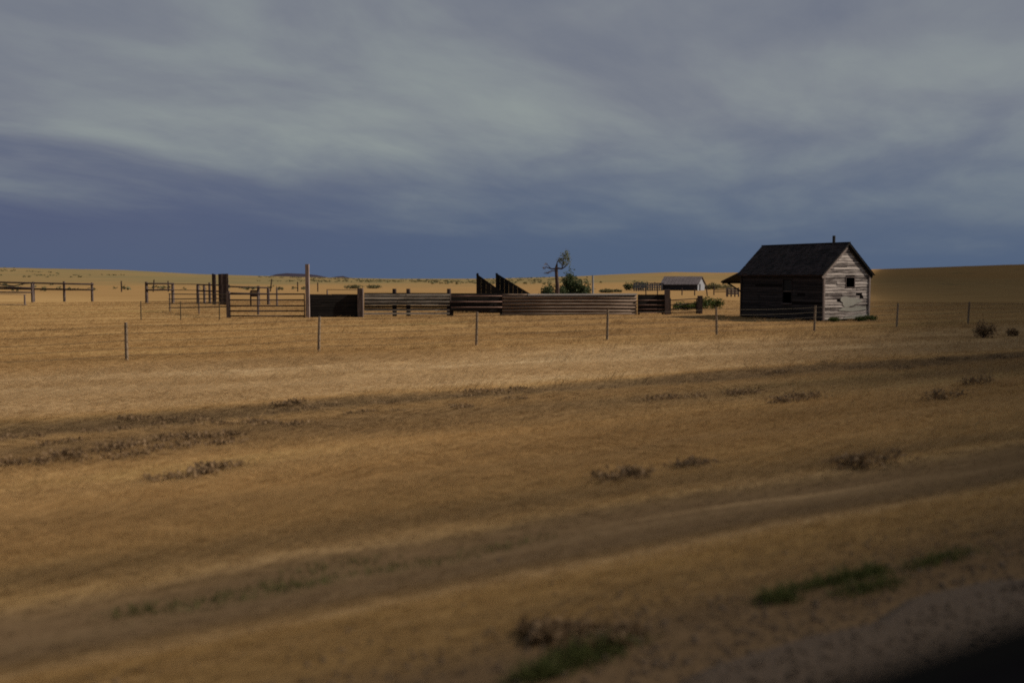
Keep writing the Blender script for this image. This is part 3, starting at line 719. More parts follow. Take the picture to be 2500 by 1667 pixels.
# windows
def frame(mb, side, a, b_, z0, z1, w=0.06, out=0.045):
    pt = (lambda s_, o_, z_: hp(s_, -o_, z_)) if side == 'g' else (lambda s_, o_, z_: hp(-o_, s_, z_))
    for (s0, s1, y0, y1) in ((a - w, a, z0 - w, z1 + w), (b_, b_ + w, z0 - w, z1 + w), (a, b_, z1, z1 + w), (a, b_, z0 - w, z0)):
        mb.quadbox([pt(s0, -0.03, y0), pt(s1, -0.03, y0), pt(s1, -0.03, y1), pt(s0, -0.03, y1)], [pt(s0, out, y0), pt(s1, out, y0), pt(s1, out, y1), pt(s0, out, y1)])
mb = MB(); frame(mb, 'g', *GW, w=0.05); wo1 = mb.build('window', M['post'], hut)
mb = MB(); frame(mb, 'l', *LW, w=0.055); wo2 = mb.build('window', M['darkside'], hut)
zm = (LW[2] + LW[3]) / 2 - 0.02
MB().obox(hp(0.0, (LW[0] + LW[1]) / 2, zm), la * ((LW[1] - LW[0]) / 2), ga * 0.02, Vector((0, 0, 0.028))).build('sash_bar', M['post'], wo2)
MB().obox(hp(0.012, (LW[0] + LW[1]) / 2, (zm + LW[3]) / 2), la * ((LW[1] - LW[0]) / 2 - 0.003), ga * 0.004, Vector((0, 0, (LW[3] - zm) / 2 - 0.03))).build('pane', M['glass'], wo2)
MB().obox(hp(-0.04, (LW[0] + LW[1]) / 2, LW[2] - 0.06), la * 0.43, ga * 0.05, Vector((0, 0, 0.02))).build('sill', M['post'], wo2)
# lean-to roof at the far end
lt = MB(); LT = 1.75
a = [hp(-0.25, HL + 0.02, EV - 0.05), hp(HW + 0.2, HL + 0.02, EV - 0.05), hp(HW + 0.2, HL + LT, EV - 0.62), hp(-0.25, HL + LT, EV - 0.62)]
lt.quadbox(a, [p + Vector((0, 0, 0.09)) for p in a]); lt_o = lt.build('porch_roof', M['black'], hut)
for g_ in (0.02, HW - 0.05):
    MB().beam(hp(g_, HL + 0.06, 1.55), hp(g_, HL + LT - 0.25, EV - 0.60), 0.07, 0.08).build('brace', M['black'], hut)
MB().beam(hp(-0.2, HL + LT - 0.1, EV - 0.63), hp(HW + 0.15, HL + LT - 0.1, EV - 0.63), 0.06, 0.10).build('porch_beam', M['black'], hut)
for k, (s_, w_, h_) in enumerate(((0.3, 0.9, 0.35), (2.2, 0.8, 0.3), (3.2, 1.2, 0.4))):
    p = hp(s_, -0.55, 0); p.z = gz(p.x, p.y)
    shrub("weed_clump", p, w_, h_, ("green weed clump at the shack's front corner", "small green weed clump under the shack's gable", "green weed clump at the right end of the shack's gable")[k], 'weedleaf', 500, 0.05, 3, "weed clumps round the shack", "weeds", 2)

# ------------------------------------------------------------------ corral pieces
def pl_pt(px, Y, z): x = xat(px, Y); return Vector((x, Y, gz(x, Y) + z))
def zpx(px, py, Y): p = at(px, py, Y); return p.z - gz(p.x, p.y)
def post(px, py_top, Y, r, mtl, name, label, group=None, square=True, lean=0.0, cat="post"):
    b_ = pl_pt(px, Y, -0.15); h = zpx(px, py_top, Y) + 0.15
    mb = MB(); tp = b_ + Vector((lean * h, 0, h))
    if square: mb.beam(b_, tp, r * 2, r * 2, (0, 1, 0))
    else: mb.path([b_, b_.lerp(tp, 0.5) + Vector((random.uniform(-.02, .02), 0, 0)), tp], [r, r * 0.95, r * 0.85], 9)
    o = mb.build(name, mtl); o.data.transform(__import__('mathutils').Matrix.Translation(-b_)); o.location = b_
    return tag(o, label, cat, group)
def boards(root, px0, px1, Y0, Y1, ypx, th, mtl, rnd=0.0, name='plank', halfround=False, pieces=1, wig=0.0):
    """horizontal boards whose centres sit on photograph rows ypx (at both ends), thickness th in rows"""
    out = []
    for k, yy in enumerate(ypx):
        ya, yb = yy if isinstance(yy, tuple) else (yy, yy)
        cuts = [0] + sorted(random.uniform(0.15, 0.85) for _ in range(pieces - 1)) + [1]
        for c0, c1 in zip(cuts[:-1], cuts[1:]):
            P0 = at(px0 + (px1 - px0) * c0, ya + (yb - ya) * c0 + random.uniform(-wig, wig), Y0 + (Y1 - Y0) * c0)
            P1 = at(px0 + (px1 - px0) * c1, ya + (yb - ya) * c1 + random.uniform(-wig, wig), Y0 + (Y1 - Y0) * c1)
            h = (th if not isinstance(th, (list, tuple)) else th[k]) * Y0 / F
            d = (P1 - P0).normalized() * 0.004
            mb = MB()
            if halfround: mb.path([P0 + d, P0.lerp(P1, 0.35), P0.lerp(P1, 0.7), P1 - d], [h / 2 * random.uniform(.9, 1.05) for _ in range(4)], 10)
            else: mb.beam(P0 + d, P1 - d, 0.035 + random.uniform(0, rnd), h)
            out.append(mb.build(name, mtl, root, halfround))
    return out
def legs(root, pxs, Y0, Y1, px0, px1, top_py, r, mtl, dy=0.10):
    for q in pxs:
        f = (q - px0) / (px1 - px0); Y = Y0 + (Y1 - Y0) * f + dy
        b_ = pl_pt(q, Y, -0.15); tp = b_ + Vector((0, 0, zpx(q, top_py, Y) + 0.15))
        MB().path([b_, b_.lerp(tp, .5), tp], [r, r * .97, r * .9], 8).build('post', mtl, root)

def CY(px): return 61.6 + (px - 750) * (67.0 - 61.6) / (1708 - 750)   # depth of the corral's front line
# pipe gate at the left end
rt = thing("pipe_gate", pl_pt(650, CY(650), 0), "five rail dark pipe gate left of the tall pale post", "gate")
boards(rt, 560, 743, CY(560), CY(743), [718, 732.3, 747, 759.3, 771.3], 3.6, M['rail'], name='rail', halfround=True)
legs(rt, [560, 743], CY(560), CY(743), 560, 743, 716, 0.035, M['rail'], 0.0)
post(557, 712, CY(557) + 0.1, 0.10, M['post'], "gate_post", "short dark post at the left end of the pipe gate", "posts of the corral")
post(751, 645, CY(751) - 0.15, 0.11, M['palepost'], "tall_post", "tall pale square post standing above all the corral", None)
# black plank panel
rt = thing("plank_panel", pl_pt(815, CY(815), 0), "solid black plank panel right of the tall pale post", "fence panel", "plank panels of the corral")
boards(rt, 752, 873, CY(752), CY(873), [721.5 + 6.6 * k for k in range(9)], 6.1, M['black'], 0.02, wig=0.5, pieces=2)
legs(rt, [760, 815, 868], CY(752), CY(873), 752, 873, 719, 0.08, M['black'])
post(880, 704, CY(880) - 0.1, 0.17, M['post'], "corral_post", "thick dark post between the black panel and the silvery panel", "posts of the corral")
# silvery plank panel with gaps
boards(rt, 752, 873, CY(752) + 0.1, CY(873) + 0.1, [724.5 + 6.6 * k for k in range(8)], 6.4, M['black'], 0.02, name='back_plank')
rt = thing("plank_panel", pl_pt(990, CY(990), 0), "silvery plank panel with dark gaps and three posts behind", "fence panel", "plank panels of the corral")
boards(rt, 889, 1098, CY(889), CY(1098), [720, 728, 736.5, 744, 757, 765.5], [4.4, 5.4, 5.0, 3.0, 3.6, 4.6], M['pale'], 0.03, wig=0.6, pieces=3)
boards(rt, 889, 1098, CY(889) + 0.18, CY(1098) + 0.18, [718, 724.5, 732.5, 740.5, 748.5, 755], 5.0, M['black'], 0.02, wig=0.5, pieces=2, name='back_plank')
legs(rt, [963, 997, 1096], CY(889) + 0.2, CY(1098) + 0.2, 889, 1098, 705, 0.15, M['rail'])
# dark panel behind three rusty rails
rt = thing("plank_panel", pl_pt(1165, CY(1165), 0), "dark plank panel behind three thin rusty rails", "fence panel", "plank panels of the corral")
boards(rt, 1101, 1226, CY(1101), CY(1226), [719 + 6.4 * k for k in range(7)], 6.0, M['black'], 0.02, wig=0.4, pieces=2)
boards(rt, 1101, 1226, CY(1101) - 0.14, CY(1226) - 0.14, [722.5, 736.5, 750], 2.0, M['rust'], name='rail', halfround=True)
legs(rt, [1104, 1165, 1223], CY(1101), CY(1226), 1101, 1226, 717, 0.08, M['black'])
boards(rt, 1101, 1226, CY(1101) + 0.1, CY(1226) + 0.1, [722 + 6.4 * k for k in range(6)], 6.2, M['black'], 0.02, name='back_plank')
# loading chute: two triangular plank wings and the ramp between them
cy = 69.5
rt = thing("loading_chute", pl_pt(1225, cy, 0), "black loading chute with two triangular plank wings", "cattle chute")
for (xa, yt, xb, yb, Yc, n) in ((1163, 668, 1258, 735, cy - 0.8, 8), (1210, 666, 1296, 718, cy + 0.9, 8)):
    wing = None
    for k in range(n):
        f0, f1 = k / n, (k + 1) / n - 0.002
        x0, x1 = xa + (xb - xa) * f0, xa + (xb - xa) * f1
        t0, t1 = yt + (yb - yt) * f0, yt + (yb - yt) * f1
        q = [pl_pt(x0, Yc, -0.05), pl_pt(x1, Yc, -0.05), at(x1, t1, Yc), at(x0, t0, Yc)]
        mb = MB().quadbox(q, [p + Vector((0, 0.05, 0)) for p in q])
        if wing is None: wing = mb.build('wing', M['black'], rt)
        else: mb.build('plank', M['black'], wing)
    MB().beam(at(xa, yt, Yc) + Vector((0, 0.09, -0.06)), at(xb, yb, Yc) + Vector((0, 0.09, -0.06)), 0.06, 0.1).build('top_rail', M['black'], wing)
q0, q1 = at(1168, 700, cy), at(1280, 745, cy)
MB().quadbox([q0 + Vector((0, -.7, 0)), q1 + Vector((0, -.7, 0)), q1 + Vector((0, .8, 0)), q0 + Vector((0, .8, 0))], [q0 + Vector((0, -.7, .06)), q1 + Vector((0, -.7, .06)), q1 + Vector((0, .8, .06)), q0 + Vector((0, .8, .06))]).build('ramp', M['rail'], rt)
for px_c in (1166, 1213): MB().beam(pl_pt(px_c, cy + (0.95 if px_c > 1200 else -0.72), -0.1), at(px_c, 667, cy + (0.95 if px_c > 1200 else -0.72)), 0.14, 0.14, (0, 1, 0)).build('post', M['black'], rt)
# long wall of stacked poles with pale tin along the top
rt = thing("pole_fence", pl_pt(1390, CY(1390), 0), "long wall of stacked brown poles under a strip of pale tin", "fence")
boards(rt, 1226, 1554, CY(1226), CY(1554), [726, 734, 742, 750.2, 758.4, 766], 6.9, M['pole'], name='pole', halfround=True, wig=0.25)
boards(rt, 1226, 1290, CY(1226), CY(1290), [719.5], 4.0, M['pole'], name='pole', halfround=True)
P0, P1 = at(1288, 719.5, CY(1288)), at(1554, 718.5, CY(1554))
MB().beam(P0, P1, 0.26, 0.10).build('tin_cap', M['tin'], rt)
legs(rt, [1230, 1335, 1440, 1550], CY(1226), CY(1554), 1226, 1554, 722, 0.09, M['rail'], 0.16)
boards(rt, 1228, 1552, CY(1226) + 0.3, CY(1554) + 0.3, [722 + 8 * k for k in range(6)], 7.0, M['black'], name='back_plank', pieces=2)
# black panel with pale rails
rt = thing("plank_panel", pl_pt(1590, CY(1590), 0), "short black plank panel crossed by four pale rails", "fence panel", "plank panels of the corral")
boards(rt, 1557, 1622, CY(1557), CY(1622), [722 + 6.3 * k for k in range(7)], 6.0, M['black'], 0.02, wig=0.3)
boards(rt, 1557, 1622, CY(1557) - 0.12, CY(1622) - 0.12, [733, 744.6, 754.8, 763.5], 2.0, M['rust'], name='rail', halfround=True)
legs(rt, [1560, 1618], CY(1557), CY(1622), 1557, 1622, 719, 0.07, M['black'])
boards(rt, 1557, 1622, CY(1557) + 0.1, CY(1622) + 0.1, [725 + 6.3 * k for k in range(6)], 6.1, M['black'], 0.02, name='back_plank')
post(1629, 707, CY(1629) - 0.05, 0.17, M['post'], "corral_post", "thick post at the right end of the short black panel", "posts of the corral")
rt = thing("rail_gate", pl_pt(1670, CY(1670), 0), "open rail gate with green weeds behind, nearest the shack", "gate")
boards(rt, 1635, 1703, CY(1635), CY(1703), [(733, 729), (745, 740), (755, 751), (764, 762)], 2.4, M['rail'], name='rail', halfround=True)
legs(rt, [1637, 1701], CY(1635), CY(1703), 1635, 1703, 728, 0.04, M['rail'], 0.0)
post(1709, 722, CY(1709) - 0.05, 0.15, M['post'], "corral_post", "dark post at the right end of the corral, beside the shack's shadow", "posts of the corral")
# weeds by the rail gate
for k, (px, Y, w, h) in enumerate(((1668, 74, 1.5, 0.75), (1700, 76, 1.2, 0.6), (1724, 77, 1.3, 0.95), (1748, 78, 1.3, 0.9))):
    shrub("shrub", gloc(px, Y), w, h, ("green weedy shrub behind the rail gate's left half", "green weedy shrub behind the corral's end post", "green weedy shrub between the corral and the shack", "green weedy shrub nearest the shack's porch roof")[k], 'weedleaf', 700, 0.07, 4, "weedy shrubs between corral and shack")

# faint far-left pens: rails receding, wire stock panel
rt = thing("rail_fence", pl_pt(500, 66, 0), "thin grey rail fence running left from the pipe gate", "fence", "rail fences of the left pens")
boards(rt, 412, 556, 72, 62, [(718, 719), (730.5, 728.5), (741.5, 739), (751.5, 749)], 2.3, M['wire'], name='rail', halfround=True)
legs(rt, [414, 485], 72, 62, 412, 556, 716, 0.045, M['post'], 0.05)
rt = thing("stock_panel", pl_pt(440, 58, 0), "wire stock panel standing in dry grass, leftmost of the corral", "fence panel")
boards(rt, 342, 536, 57, 58.5, [736 + 5.4 * k for k in range(8)], 0.75, M['wire'], name='wire', halfround=True)
legs(rt, [343, 440, 535], 57, 58.5, 342, 536, 735, 0.03, M['wire'], 0.0)

def rail_fence(px0, px1, Y0, Y1, rails, posts, label, th=3.0, top=None, pr=0.13, group="rail fences of the left pens", mtl='rail'):
    rt = thing("rail_fence", pl_pt((px0 + px1) / 2, (Y0 + Y1) / 2, 0), label, "fence", group)
    boards(rt, px0, px1, Y0, Y1, rails, th, M[mtl], name='rail', halfround=True)
    for (q, ty) in posts:
        f = (q - px0) / (px1 - px0); Y = Y0 + (Y1 - Y0) * f
        b_ = pl_pt(q, Y + 0.12, -0.15); tp = b_ + Vector((0, 0, zpx(q, ty, Y + 0.12) + 0.15))
        MB().path([b_, b_.lerp(tp, .5), tp], [pr, pr * .97, pr * .9], 8).build('post', M['post'], rt)
    return rt
rail_fence(0 - 60, 228, 104, 104, [(688, 694), (704, 707.5)], [(82, 688), (157, 687), (225, 690)], "two rail wooden fence at the far left with three posts", 4.2)
rt = rail_fence(-60, 80, 100, 102, [(699, 703), (713, 714)], [(-50, 690), (79, 690)], "broken rail fence with a sagging rail at the left edge", 3.8)
MB().path([at(-60, 690, 101), at(0, 695, 101), at(35, 698, 101), at(60, 692.5, 101), at(82, 691, 101)], [0.055] * 5, 6).build('sagging_rail', M['rail'], rt)
rail_fence(-60, 66, 88, 88, [(717, 719), (743, 744)], [(60, 720)], "low brown rail fence at the left edge, nearer than the others", 1.8, pr=0.08, mtl='pole')
rail_fence(355, 425, 95, 96, [692.5, (708, 707.5)], [(358, 688), (422, 691)], "short wooden fence with a thick top rail and two posts", 4.2, pr=0.15)
rail_fence(425, 490, 96, 94, [(693.5, 694), (708, 709)], [(482, 694)], "thin rail fence joining the short fence to the tall boards", 1.6, pr=0.1)
rail_fence(482, 560, 93, 92, [(695, 696.5), (710, 712)], [(484, 694), (499, 695), (512, 690)], "dark thick rail fence left of the tall boards", 3.6, pr=0.12)
for (px, w, Y, ty, lab) in ((523, 0.36, 90, 668, "narrow tall dark board gate behind the thin rail fence"), (546, 0.90, 89.5, 667.5, "wide tall dark board gate behind the pipe gate's left end")):
    rt = thing("board_gate", pl_pt(px, Y, 0), lab, "gate", "tall board gates of the left pens"); n = 4 if w > 0.5 else 2
    b0 = pl_pt(px, Y, 0); h = zpx(px, ty, Y)
    for k in range(n):
        xx = b0.x - w / 2 + w * (k + 0.5) / n
        MB().obox((xx, Y, b0.z + h / 2 - 0.05), (w / n / 2 - 0.006, 0, 0), (0, 0.03, 0), (0, 0, h / 2 + 0.05 - random.uniform(0, 0.06))).build('plank', M['post'] if k % 2 else M['rail'], rt)
    for zf in (0.25, 0.75): MB().obox((b0.x, Y + 0.06, b0.z + h * zf), (w / 2, 0, 0), (0, 0.025, 0), (0, 0, 0.07)).build('cross_rail', M['rail'], rt)
rail_fence(557, 655, 88, 90, [(699.5, 702.5), (715.5, 717.5)], [(631, 698), (655, 704)], "dark rail fence right of the tall boards", 3.8, pr=0.14)
rt = thing("feed_bunk", pl_pt(621, 87, 0), "small dark plank box standing on posts behind the pipe gate", "feed trough")
for k, yy in enumerate((711, 716.5, 722)): boards(rt, 611, 631, 87, 87, [yy], 4.8, M['rail'], name='plank')
boards(rt, 611, 631, 87.7, 87.7, [711, 716.5, 722], 4.8, M['rail'], name='back_plank')
legs(rt, [612, 630], 87, 87, 611, 631, 712, 0.07, M['rail'], 0.3)
for (px, ty, Y, lab) in ((630, 740, 66, "stub post behind the middle of the pipe gate"), (676, 702, 84, "lone slim post behind the pipe gate's right half"), (655, 706, 92, "lone post at the right end of the dark rail fence")):
    post(px, ty if px != 630 else 712, Y, 0.08, M['post'], "pen_post", lab, "lone posts of the left pens", False)
rail_fence(797, 872, 76, 76, [(707, 708)], [(799, 708)], "single thin rail behind the black plank panel", 1.5, pr=0.06)

# distant posts on the open field
for k, (px, ty, by, lean, lab) in enumerate(((297, 686, 695, 0, "tiny post on the far field between the two left fences"), (374, 683, 692, .1, "tiny post above the short thick-railed fence"), (411, 686, 692, 0, "tiny stub post above the right end of the short fence"),
        (660, 681, 697, .12, "tiny crooked post on the far field right of the tall boards"), (727, 688, 699, 0, "tiny upright post just left of the tall pale post"), (776, 690, 697, 0, "tiny post just right of the tall pale post"))):
    Y = F * (CAMZ + 0.3) / (by - 672); Y = min(Y, 210)
    post(px, ty, Y, 0.10, M['rail'], "field_post", lab, "tiny posts on the far field", True, lean)
post(1447, 672, 92, 0.10, M['white'], "pale_pole", "thin pale pole standing right of the green shrubs", None, False, cat="pole")

# ------------------------------------------------------------------ barn and pens in the distance
BY = 228.0
bc = pl_pt(1703, BY, 0); pxm = BY / F
bd = thing("barn", bc, "distant long low barn with grey roof and pale gable end", "barn")
b_l, b_w = 92 * pxm, 5.6
ax = Vector((-0.89, 0.456, 0)); ay = Vector((0.456, 0.89, 0))
def bp_(l_, w_, z_): return bc + ax * l_ + ay * w_ + Vector((0, 0, z_))
h_e, h_r = zpx(1703, 693.5, BY), zpx(1708, 676, BY)
mb = MB(); mb.quadbox([bp_(0.04, 0, -0.3), bp_(b_l, 0, -0.3), bp_(b_l, 0.12, -0.3), bp_(0.04, 0.12, -0.3)], [bp_(0.04, 0, h_e), bp_(b_l, 0, h_e), bp_(b_l, 0.12, h_e), bp_(0.04, 0.12, h_e)])
mb.quadbox([bp_(0.04, b_w - .12, -0.3), bp_(b_l, b_w - .12, -0.3), bp_(b_l, b_w, -0.3), bp_(0.04, b_w, -0.3)], [bp_(0.04, b_w - .12, h_e), bp_(b_l, b_w - .12, h_e), bp_(b_l, b_w, h_e), bp_(0.04, b_w, h_e)])
mb.build('wall', M['barnwall'], bd)
for l_, m_ in ((0.0, 'white'), (b_l + 0.01, 'barnwall')):
    q = [(0, -0.3), (b_w, -0.3), (b_w, h_e), (b_w / 2, h_r), (0, h_e)]
    MB().quadbox([bp_(l_ - 0.0, w_, z_) for w_, z_ in q], [bp_(l_ + (0.03 if l_ == 0 else 0.1), w_, z_) for w_, z_ in q]).build('gable_wall', M[m_], bd)
MB().obox(bp_(-0.03, b_w * 0.3, 0.75), ax * 0.02, ay * 0.5, Vector((0, 0, 0.75))).build('door', M['barnwall'], bd)
rb = MB()
for s_ in (0, 1):
    e0 = -0.35 if s_ == 0 else b_w + 0.35; ez = h_e - 0.35 * (h_r - h_e) / (b_w / 2)
    n = 22
    for k in range(n):
        l0, l1 = -0.3 + (b_l + 0.6) * k / n, -0.3 + (b_l + 0.6) * (k + 1) / n - 0.03
        q = [bp_(l0, b_w / 2, h_r + 0.03), bp_(l1, b_w / 2, h_r + 0.03), bp_(l1, e0, ez + 0.03), bp_(l0, e0, ez + 0.03)]
        up = Vector((0, 0, 0.06 + 0.03 * (k % 2)))
        rb.quadbox(q if s_ else q[::-1], [p + up for p in (q if s_ else q[::-1])])
rb.build('roof', M['barnroof'], bd)
# dark pole pen left of the barn
rt = thing("pole_pen", pl_pt(1578, BY - 6, 0), "dark pole pen joining the left side of the barn", "pen")
boards(rt, 1546, 1617, BY - 8, BY - 3, [691.5, 696.5, 702, 708], [2.0, 3.6, 3.0, 1.8], M['barnwall'], name='rail')
for k in range(13):
    q = 1548 + 5.6 * k; legs(rt, [q], BY - 8, BY - 3, 1546, 1617, random.uniform(689, 693), 0.13, M['barnwall'], 0.3)
rt = thing("roof_shed", pl_pt(1600, BY + 3, 0), "low dark open shed between the pole pen and the barn", "shed")
P0, P1 = at(1590, 692, BY + 2), at(1617, 692, BY + 2)
MB().beam(P0, P1, 4.0, 0.25).build('roof', M['barnwall'], rt)
legs(rt, [1592, 1604, 1616], BY + 0.5, BY + 0.5, 1590, 1617, 692, 0.15, M['barnwall'], 0)
for k, (px, ty, Y, lean, lab) in enumerate(((1577, 697, 160, 0, "small post in front of the dark pole pen"), (1605, 698, 158, 0, "small post in front of the barn's left corner"), (1665, 703, 152, 0, "small post in front of the barn wall's middle"), (1696, 704, 150, 0, "small post in front of the barn's pale end"), (1727, 695, 148, -.12, "leaning post right of the barn"), (1743, 697, 155, 0, "thin upright post at the left end of the two rail fence"))):
    post(px, ty, Y, 0.09, M['rail'], "field_post", lab, "posts of the fence before the barn", False, lean)
rail_fence(1744, 1775, 140, 140, [708.5, 712.5], [(1774, 704)], "small two rail fence between the barn and the shack", 1.6, pr=0.1, group="rail fences by the barn")
rt = thing("whitewashed_pen", pl_pt(1788, 135, 0), "small whitewashed board pen just left of the shack", "pen")
boards(rt, 1775, 1804, 135, 135, [705.5, 711, 716.5], 4.4, M['white'], name='plank', pieces=2)
legs(rt, [1776, 1785, 1794, 1803], 135, 135, 1775, 1804, 702, 0.10, M['post'], -0.1)
# sage hedge and scattered scrub on the far field
for k, (px, Y, w, h, lab) in enumerate(((1430, 215, 6, 1.0, "flat sage clump on the far field right of the pale pole"), (1483, 190, 3.0, 0.7, "small sage clump above the pole fence"), (1503, 200, 2.6, 0.6, "small sage clump above the pole fence's right end"),
        (1540, 232, 3.2, 2.2, "dark scrub at the left end of the pole pen"), (1560, 245, 5.0, 2.4, "tall dark scrub behind the pole pen"), (1745, 245, 4.5, 1.9, "green scrub right of the barn's gable"), (1765, 250, 5.5, 1.5, "low green scrub between barn and shack"), (1728, 248, 4.0, 1.4, "low green scrub just right of the barn"),
        (860, 260, 5.5, 1.1, "green scrub on the far field above the black panel"), (915, 265, 5.0, 1.0, "green scrub on the far field above the silvery panel"))):
    shrub("scrub", gloc(px, Y), w, h, lab, 'sageleaf' if k not in (3, 4) else 'leaf', 420, 0.22, 4, "scrub on the far field")
# scattered sage on the slopes: far-off ground cover
pts = []
xs, ys, r_ = field(7000, 240, 880, 0.0, 31)
keep = vnoise(xs * 0.012, ys * 0.02, 31) + 0.25 * vnoise(xs * 0.08, ys * 0.08, 32) > 0.74
keep &= (xs < 40) & (rng.random(len(xs)) < 0.6)
xs, ys = xs[keep], ys[keep]; zs = ground(xs, ys); n = len(xs)
Vs, Ts = [], []
for k in range(9):
    w_ = rng.uniform(0.35, 1.1, n) ; a = rng.normal(size=(n, 3)); a[:, 2] = np.abs(a[:, 2]) * .5; a /= np.linalg.norm(a, axis=1)[:, None]
    b_ = np.cross(a, rng.normal(size=(n, 3))); b_ /= np.linalg.norm(b_, axis=1)[:, None]
    P = np.stack([xs, ys, zs + 0.3], -1) + rng.normal(size=(n, 3)) * np.array([.45, .45, .15])
    Vs.append(np.stack([P - a * w_[:, None] * .5, P + b_ * w_[:, None] * .4, P + a * w_[:, None] * .5, P - b_ * w_[:, None] * .4], 1).reshape(-1, 3)); Ts.append(np.repeat(rng.random(n), 4))
V = np.concatenate(Vs)
tag(np_mesh("sagebrush", V, np.arange(len(V)), np.full(len(V) // 4, 4), M['sageleaf'], np.concatenate(Ts)), "grey green sagebrush scattered over the far slopes", "sagebrush", kind='stuff')

# ------------------------------------------------------------------ roadside barbed wire fence
FU0, FV = None, 31.6
bw = thing("wire_fence", (*uv(10, FV), gz(*uv(10, FV))), "five strand barbed wire fence with wooden posts along the field", "fence")
u0 = -11.8 * UX + 29.7 * UY
fp = []
pm = None
for k in range(-4, 12):
    x, y = uv(u0 + 6.12 * k + 0.3, FV + random.uniform(-0.08, 0.08)); z0 = gz(x, y)
    tp = Vector((x + random.uniform(-.06, .06), y, z0 + 1.17 + random.uniform(-.06, .08)))
    fp.append((Vector((x, y, z0)), tp))
    MB().path([(x, y, z0 - 0.2), Vector((x, y, z0)).lerp(tp, .5), tp], [0.052, 0.050, 0.046], 8).build('post', M['greypost'], bw)
for w_ in range(5):
    zf = 0.20 + 0.22 * w_
    pts = []
    for k in range(len(fp) - 1):
        a, b_ = fp[k], fp[k + 1]
        A_ = a[0].lerp(a[1], zf / 1.17) ; B_ = b_[0].lerp(b_[1], zf / 1.17)
        for q in range(4):
            f = q / 4; p = A_.lerp(B_, f); p.z -= 0.05 * 4 * f * (1 - f); pts.append(p + Vector((VX, VY, 0)) * -0.075)
    MB().path(pts, [0.0065] * len(pts), 4).build('wire', M['wire'], bw)

# dark dry brush between road and fence
spec = [(2400, 822, 2.55, 0.95, 0.75, "dark round bush beyond the ditch near the right edge"), (2470, 818, 2.55, 0.6, 0.4, "small brown brush beside the dark round bush"),
        (255, 1035, 2.35, 0.55, 0.3, "dark brush clump"), (40, 1050, 2.3, 0.5, 0.3, ""), (160, 1075, 2.3, 0.5, 0.28, ""), (215, 1110, 2.25, 0.5, 0.3, ""), (90, 1120, 2.2, 0.45, 0.25, ""),
        (410, 1080, 2.3, 0.5, 0.28, ""), (440, 1015, 2.4, 0.55, 0.3, ""), (590, 1037, 2.35, 0.5, 0.25, ""), (520, 1070, 2.3, 0.45, 0.22, ""), (300, 1090, 2.25, 0.5, 0.3, ""), (540, 1145, 2.15, 0.45, 0.22, ""), (430, 1160, 2.1, 0.45, 0.22, ""),
        (700, 1045, 2.35, 0.45, 0.22, ""), (870, 1020, 2.4, 0.45, 0.22, ""), (700, 985, 2.45, 0.5, 0.26, ""), (330, 1008, 2.4, 0.5, 0.26, ""), (1130, 1005, 2.4, 0.5, 0.24, ""), (1250, 985, 2.45, 0.4, 0.2, ""),
        (1500, 1215, 1.95, 0.6, 0.28, ""), (1680, 1180, 1.98, 0.5, 0.22, ""), (1950, 990, 2.3, 0.8, 0.25, ""), (2300, 1000, 2.3, 0.7, 0.4, ""), (2390, 960, 2.35, 0.6, 0.4, ""), (2130, 1170, 1.95, 0.6, 0.28, ""), (1340, 1545, 1.70, 0.3, 0.12, ""), (1480, 1560, 1.70, 0.3, 0.10, "")]
for k, (px, py, hh, w_, h_, lab) in enumerate(spec):
    u_, v_ = gpt(px, py, hh); x, y = uv(u_, v_)
    if k < 2: shrub("bush", (x, y, gz(x, y)), w_, h_, lab, 'drybush', 900 if k == 0 else 500, 0.045, 5, None, "bush")
    else:
        brush(x, y, w_ * 1.5, h_ * 0.6)

for k in range(34):
    v_ = random.gauss(17.4, 0.5) if k % 2 else random.uniform(12.5, 18.5); u_ = random.uniform(-2, 30) if k % 2 else random.uniform(-1, 16)
    x, y = uv(u_, v_); w_ = random.uniform(0.45, 0.9); h_ = random.uniform(0.12, 0.26)
    if y < 4: continue
    brush(x, y, w_ * 1.6, h_ * 0.65)

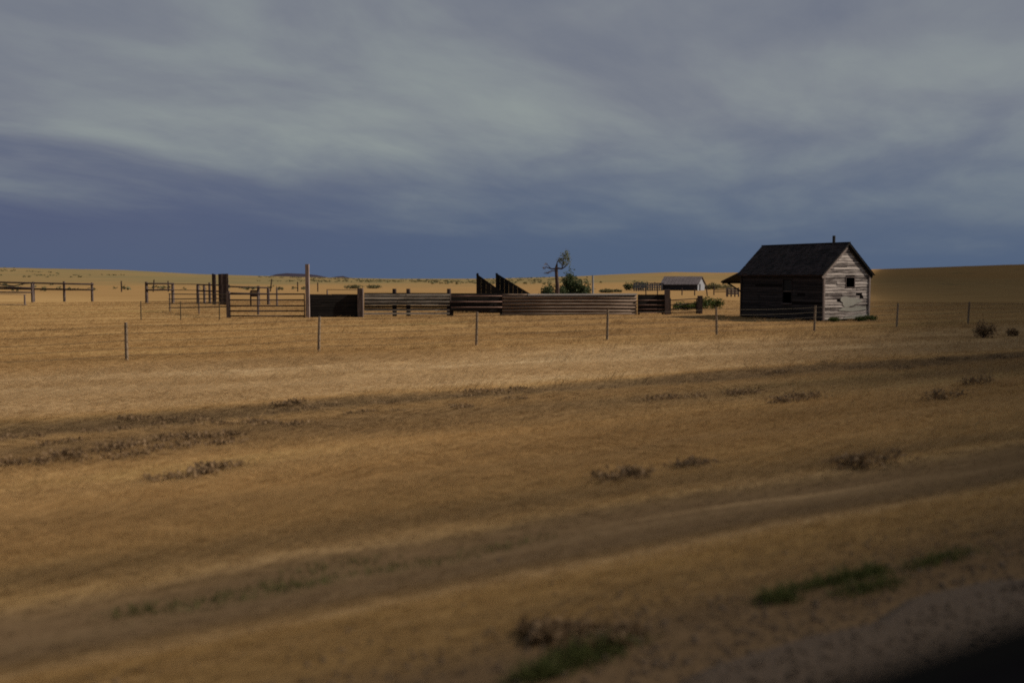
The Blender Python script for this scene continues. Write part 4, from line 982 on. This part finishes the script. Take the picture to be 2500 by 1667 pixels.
# ------------------------------------------------------------------ the car the photograph is taken from: its door sill at the lower right
def cp(u_, v_, z_): return Vector((*uv(u_, v_), z_))
car = thing("car", cp(0, -0.4, 0.96), "black car door ledge in the lower right corner, beside the road", "car")
def prism(name, prof, u0_, u1_, m_, parent=car):       # profile in (v, z) extruded along the road
    return MB().quadbox([cp(u0_, v_, z_) for v_, z_ in prof], [cp(u1_, v_, z_) for v_, z_ in prof]).build(name, m_, parent)
SZ = 2.252
door = prism('door', [(0.44, 1.40), (0.44, SZ - 0.05), (0.46, SZ - 0.015), (0.50, SZ), (0.55, SZ - 0.002), (0.585, SZ - 0.02), (0.61, SZ - 0.06), (0.66, SZ - 0.35), (0.66, 1.62), (0.62, 1.40)], -0.35, 1.12, M['carpaint'])
prism('window_seal', [(0.505, SZ + 0.001), (0.505, SZ + 0.010), (0.53, SZ + 0.010), (0.53, SZ + 0.001)], -0.3, 1.08, M['tyre'], door)
prism('door_handle', [(0.665, 1.98), (0.665, 2.02), (0.70, 2.02), (0.70, 1.98)], -0.28, -0.08, M['carpaint'], door)
sp = [(0.44, 1.30), (0.44, SZ - 0.05), (0.50, SZ), (0.585, SZ - 0.02), (0.61, SZ - 0.06), (0.66, SZ - 0.35), (0.66, 1.62), (0.62, 1.30)]
prism('rear_side', sp, -2.6, -0.36, M['carpaint']); prism('front_wing', [(v_, z_ - 0.06) for v_, z_ in sp], 1.13, 2.5, M['carpaint'])
prism('far_side', [(-0.8 - v_, z_) for v_, z_ in sp], -2.6, 2.5, M['carpaint'])
prism('floor', [(-1.4, 1.28), (-1.4, 1.36), (0.61, 1.36), (0.61, 1.28)], -2.6, 2.5, M['tyre'])
prism('bonnet', [(-1.23, 1.75), (-1.23, 2.05), (-0.4, 2.12), (0.43, 2.05), (0.43, 1.75)], 1.25, 2.55, M['carpaint'])
prism('tailgate', [(-1.23, 1.37), (-1.23, 2.15), (0.43, 2.15), (0.43, 1.37)], -2.7, -2.58, M['carpaint'])
for (u_, v_) in ((1.75, 0.50), (1.75, -1.30), (-1.75, 0.50), (-1.75, -1.30)):
    w = MB().tube(cp(u_, v_ - 0.11, 1.32), cp(u_, v_ + 0.11, 1.32), 0.355, 0.355, 24).build('wheel', M['tyre'], car)
    MB().tube(cp(u_, v_ - 0.115, 1.32), cp(u_, v_ + 0.115, 1.32), 0.22, 0.22, 18).build('rim', M['rim'], w)
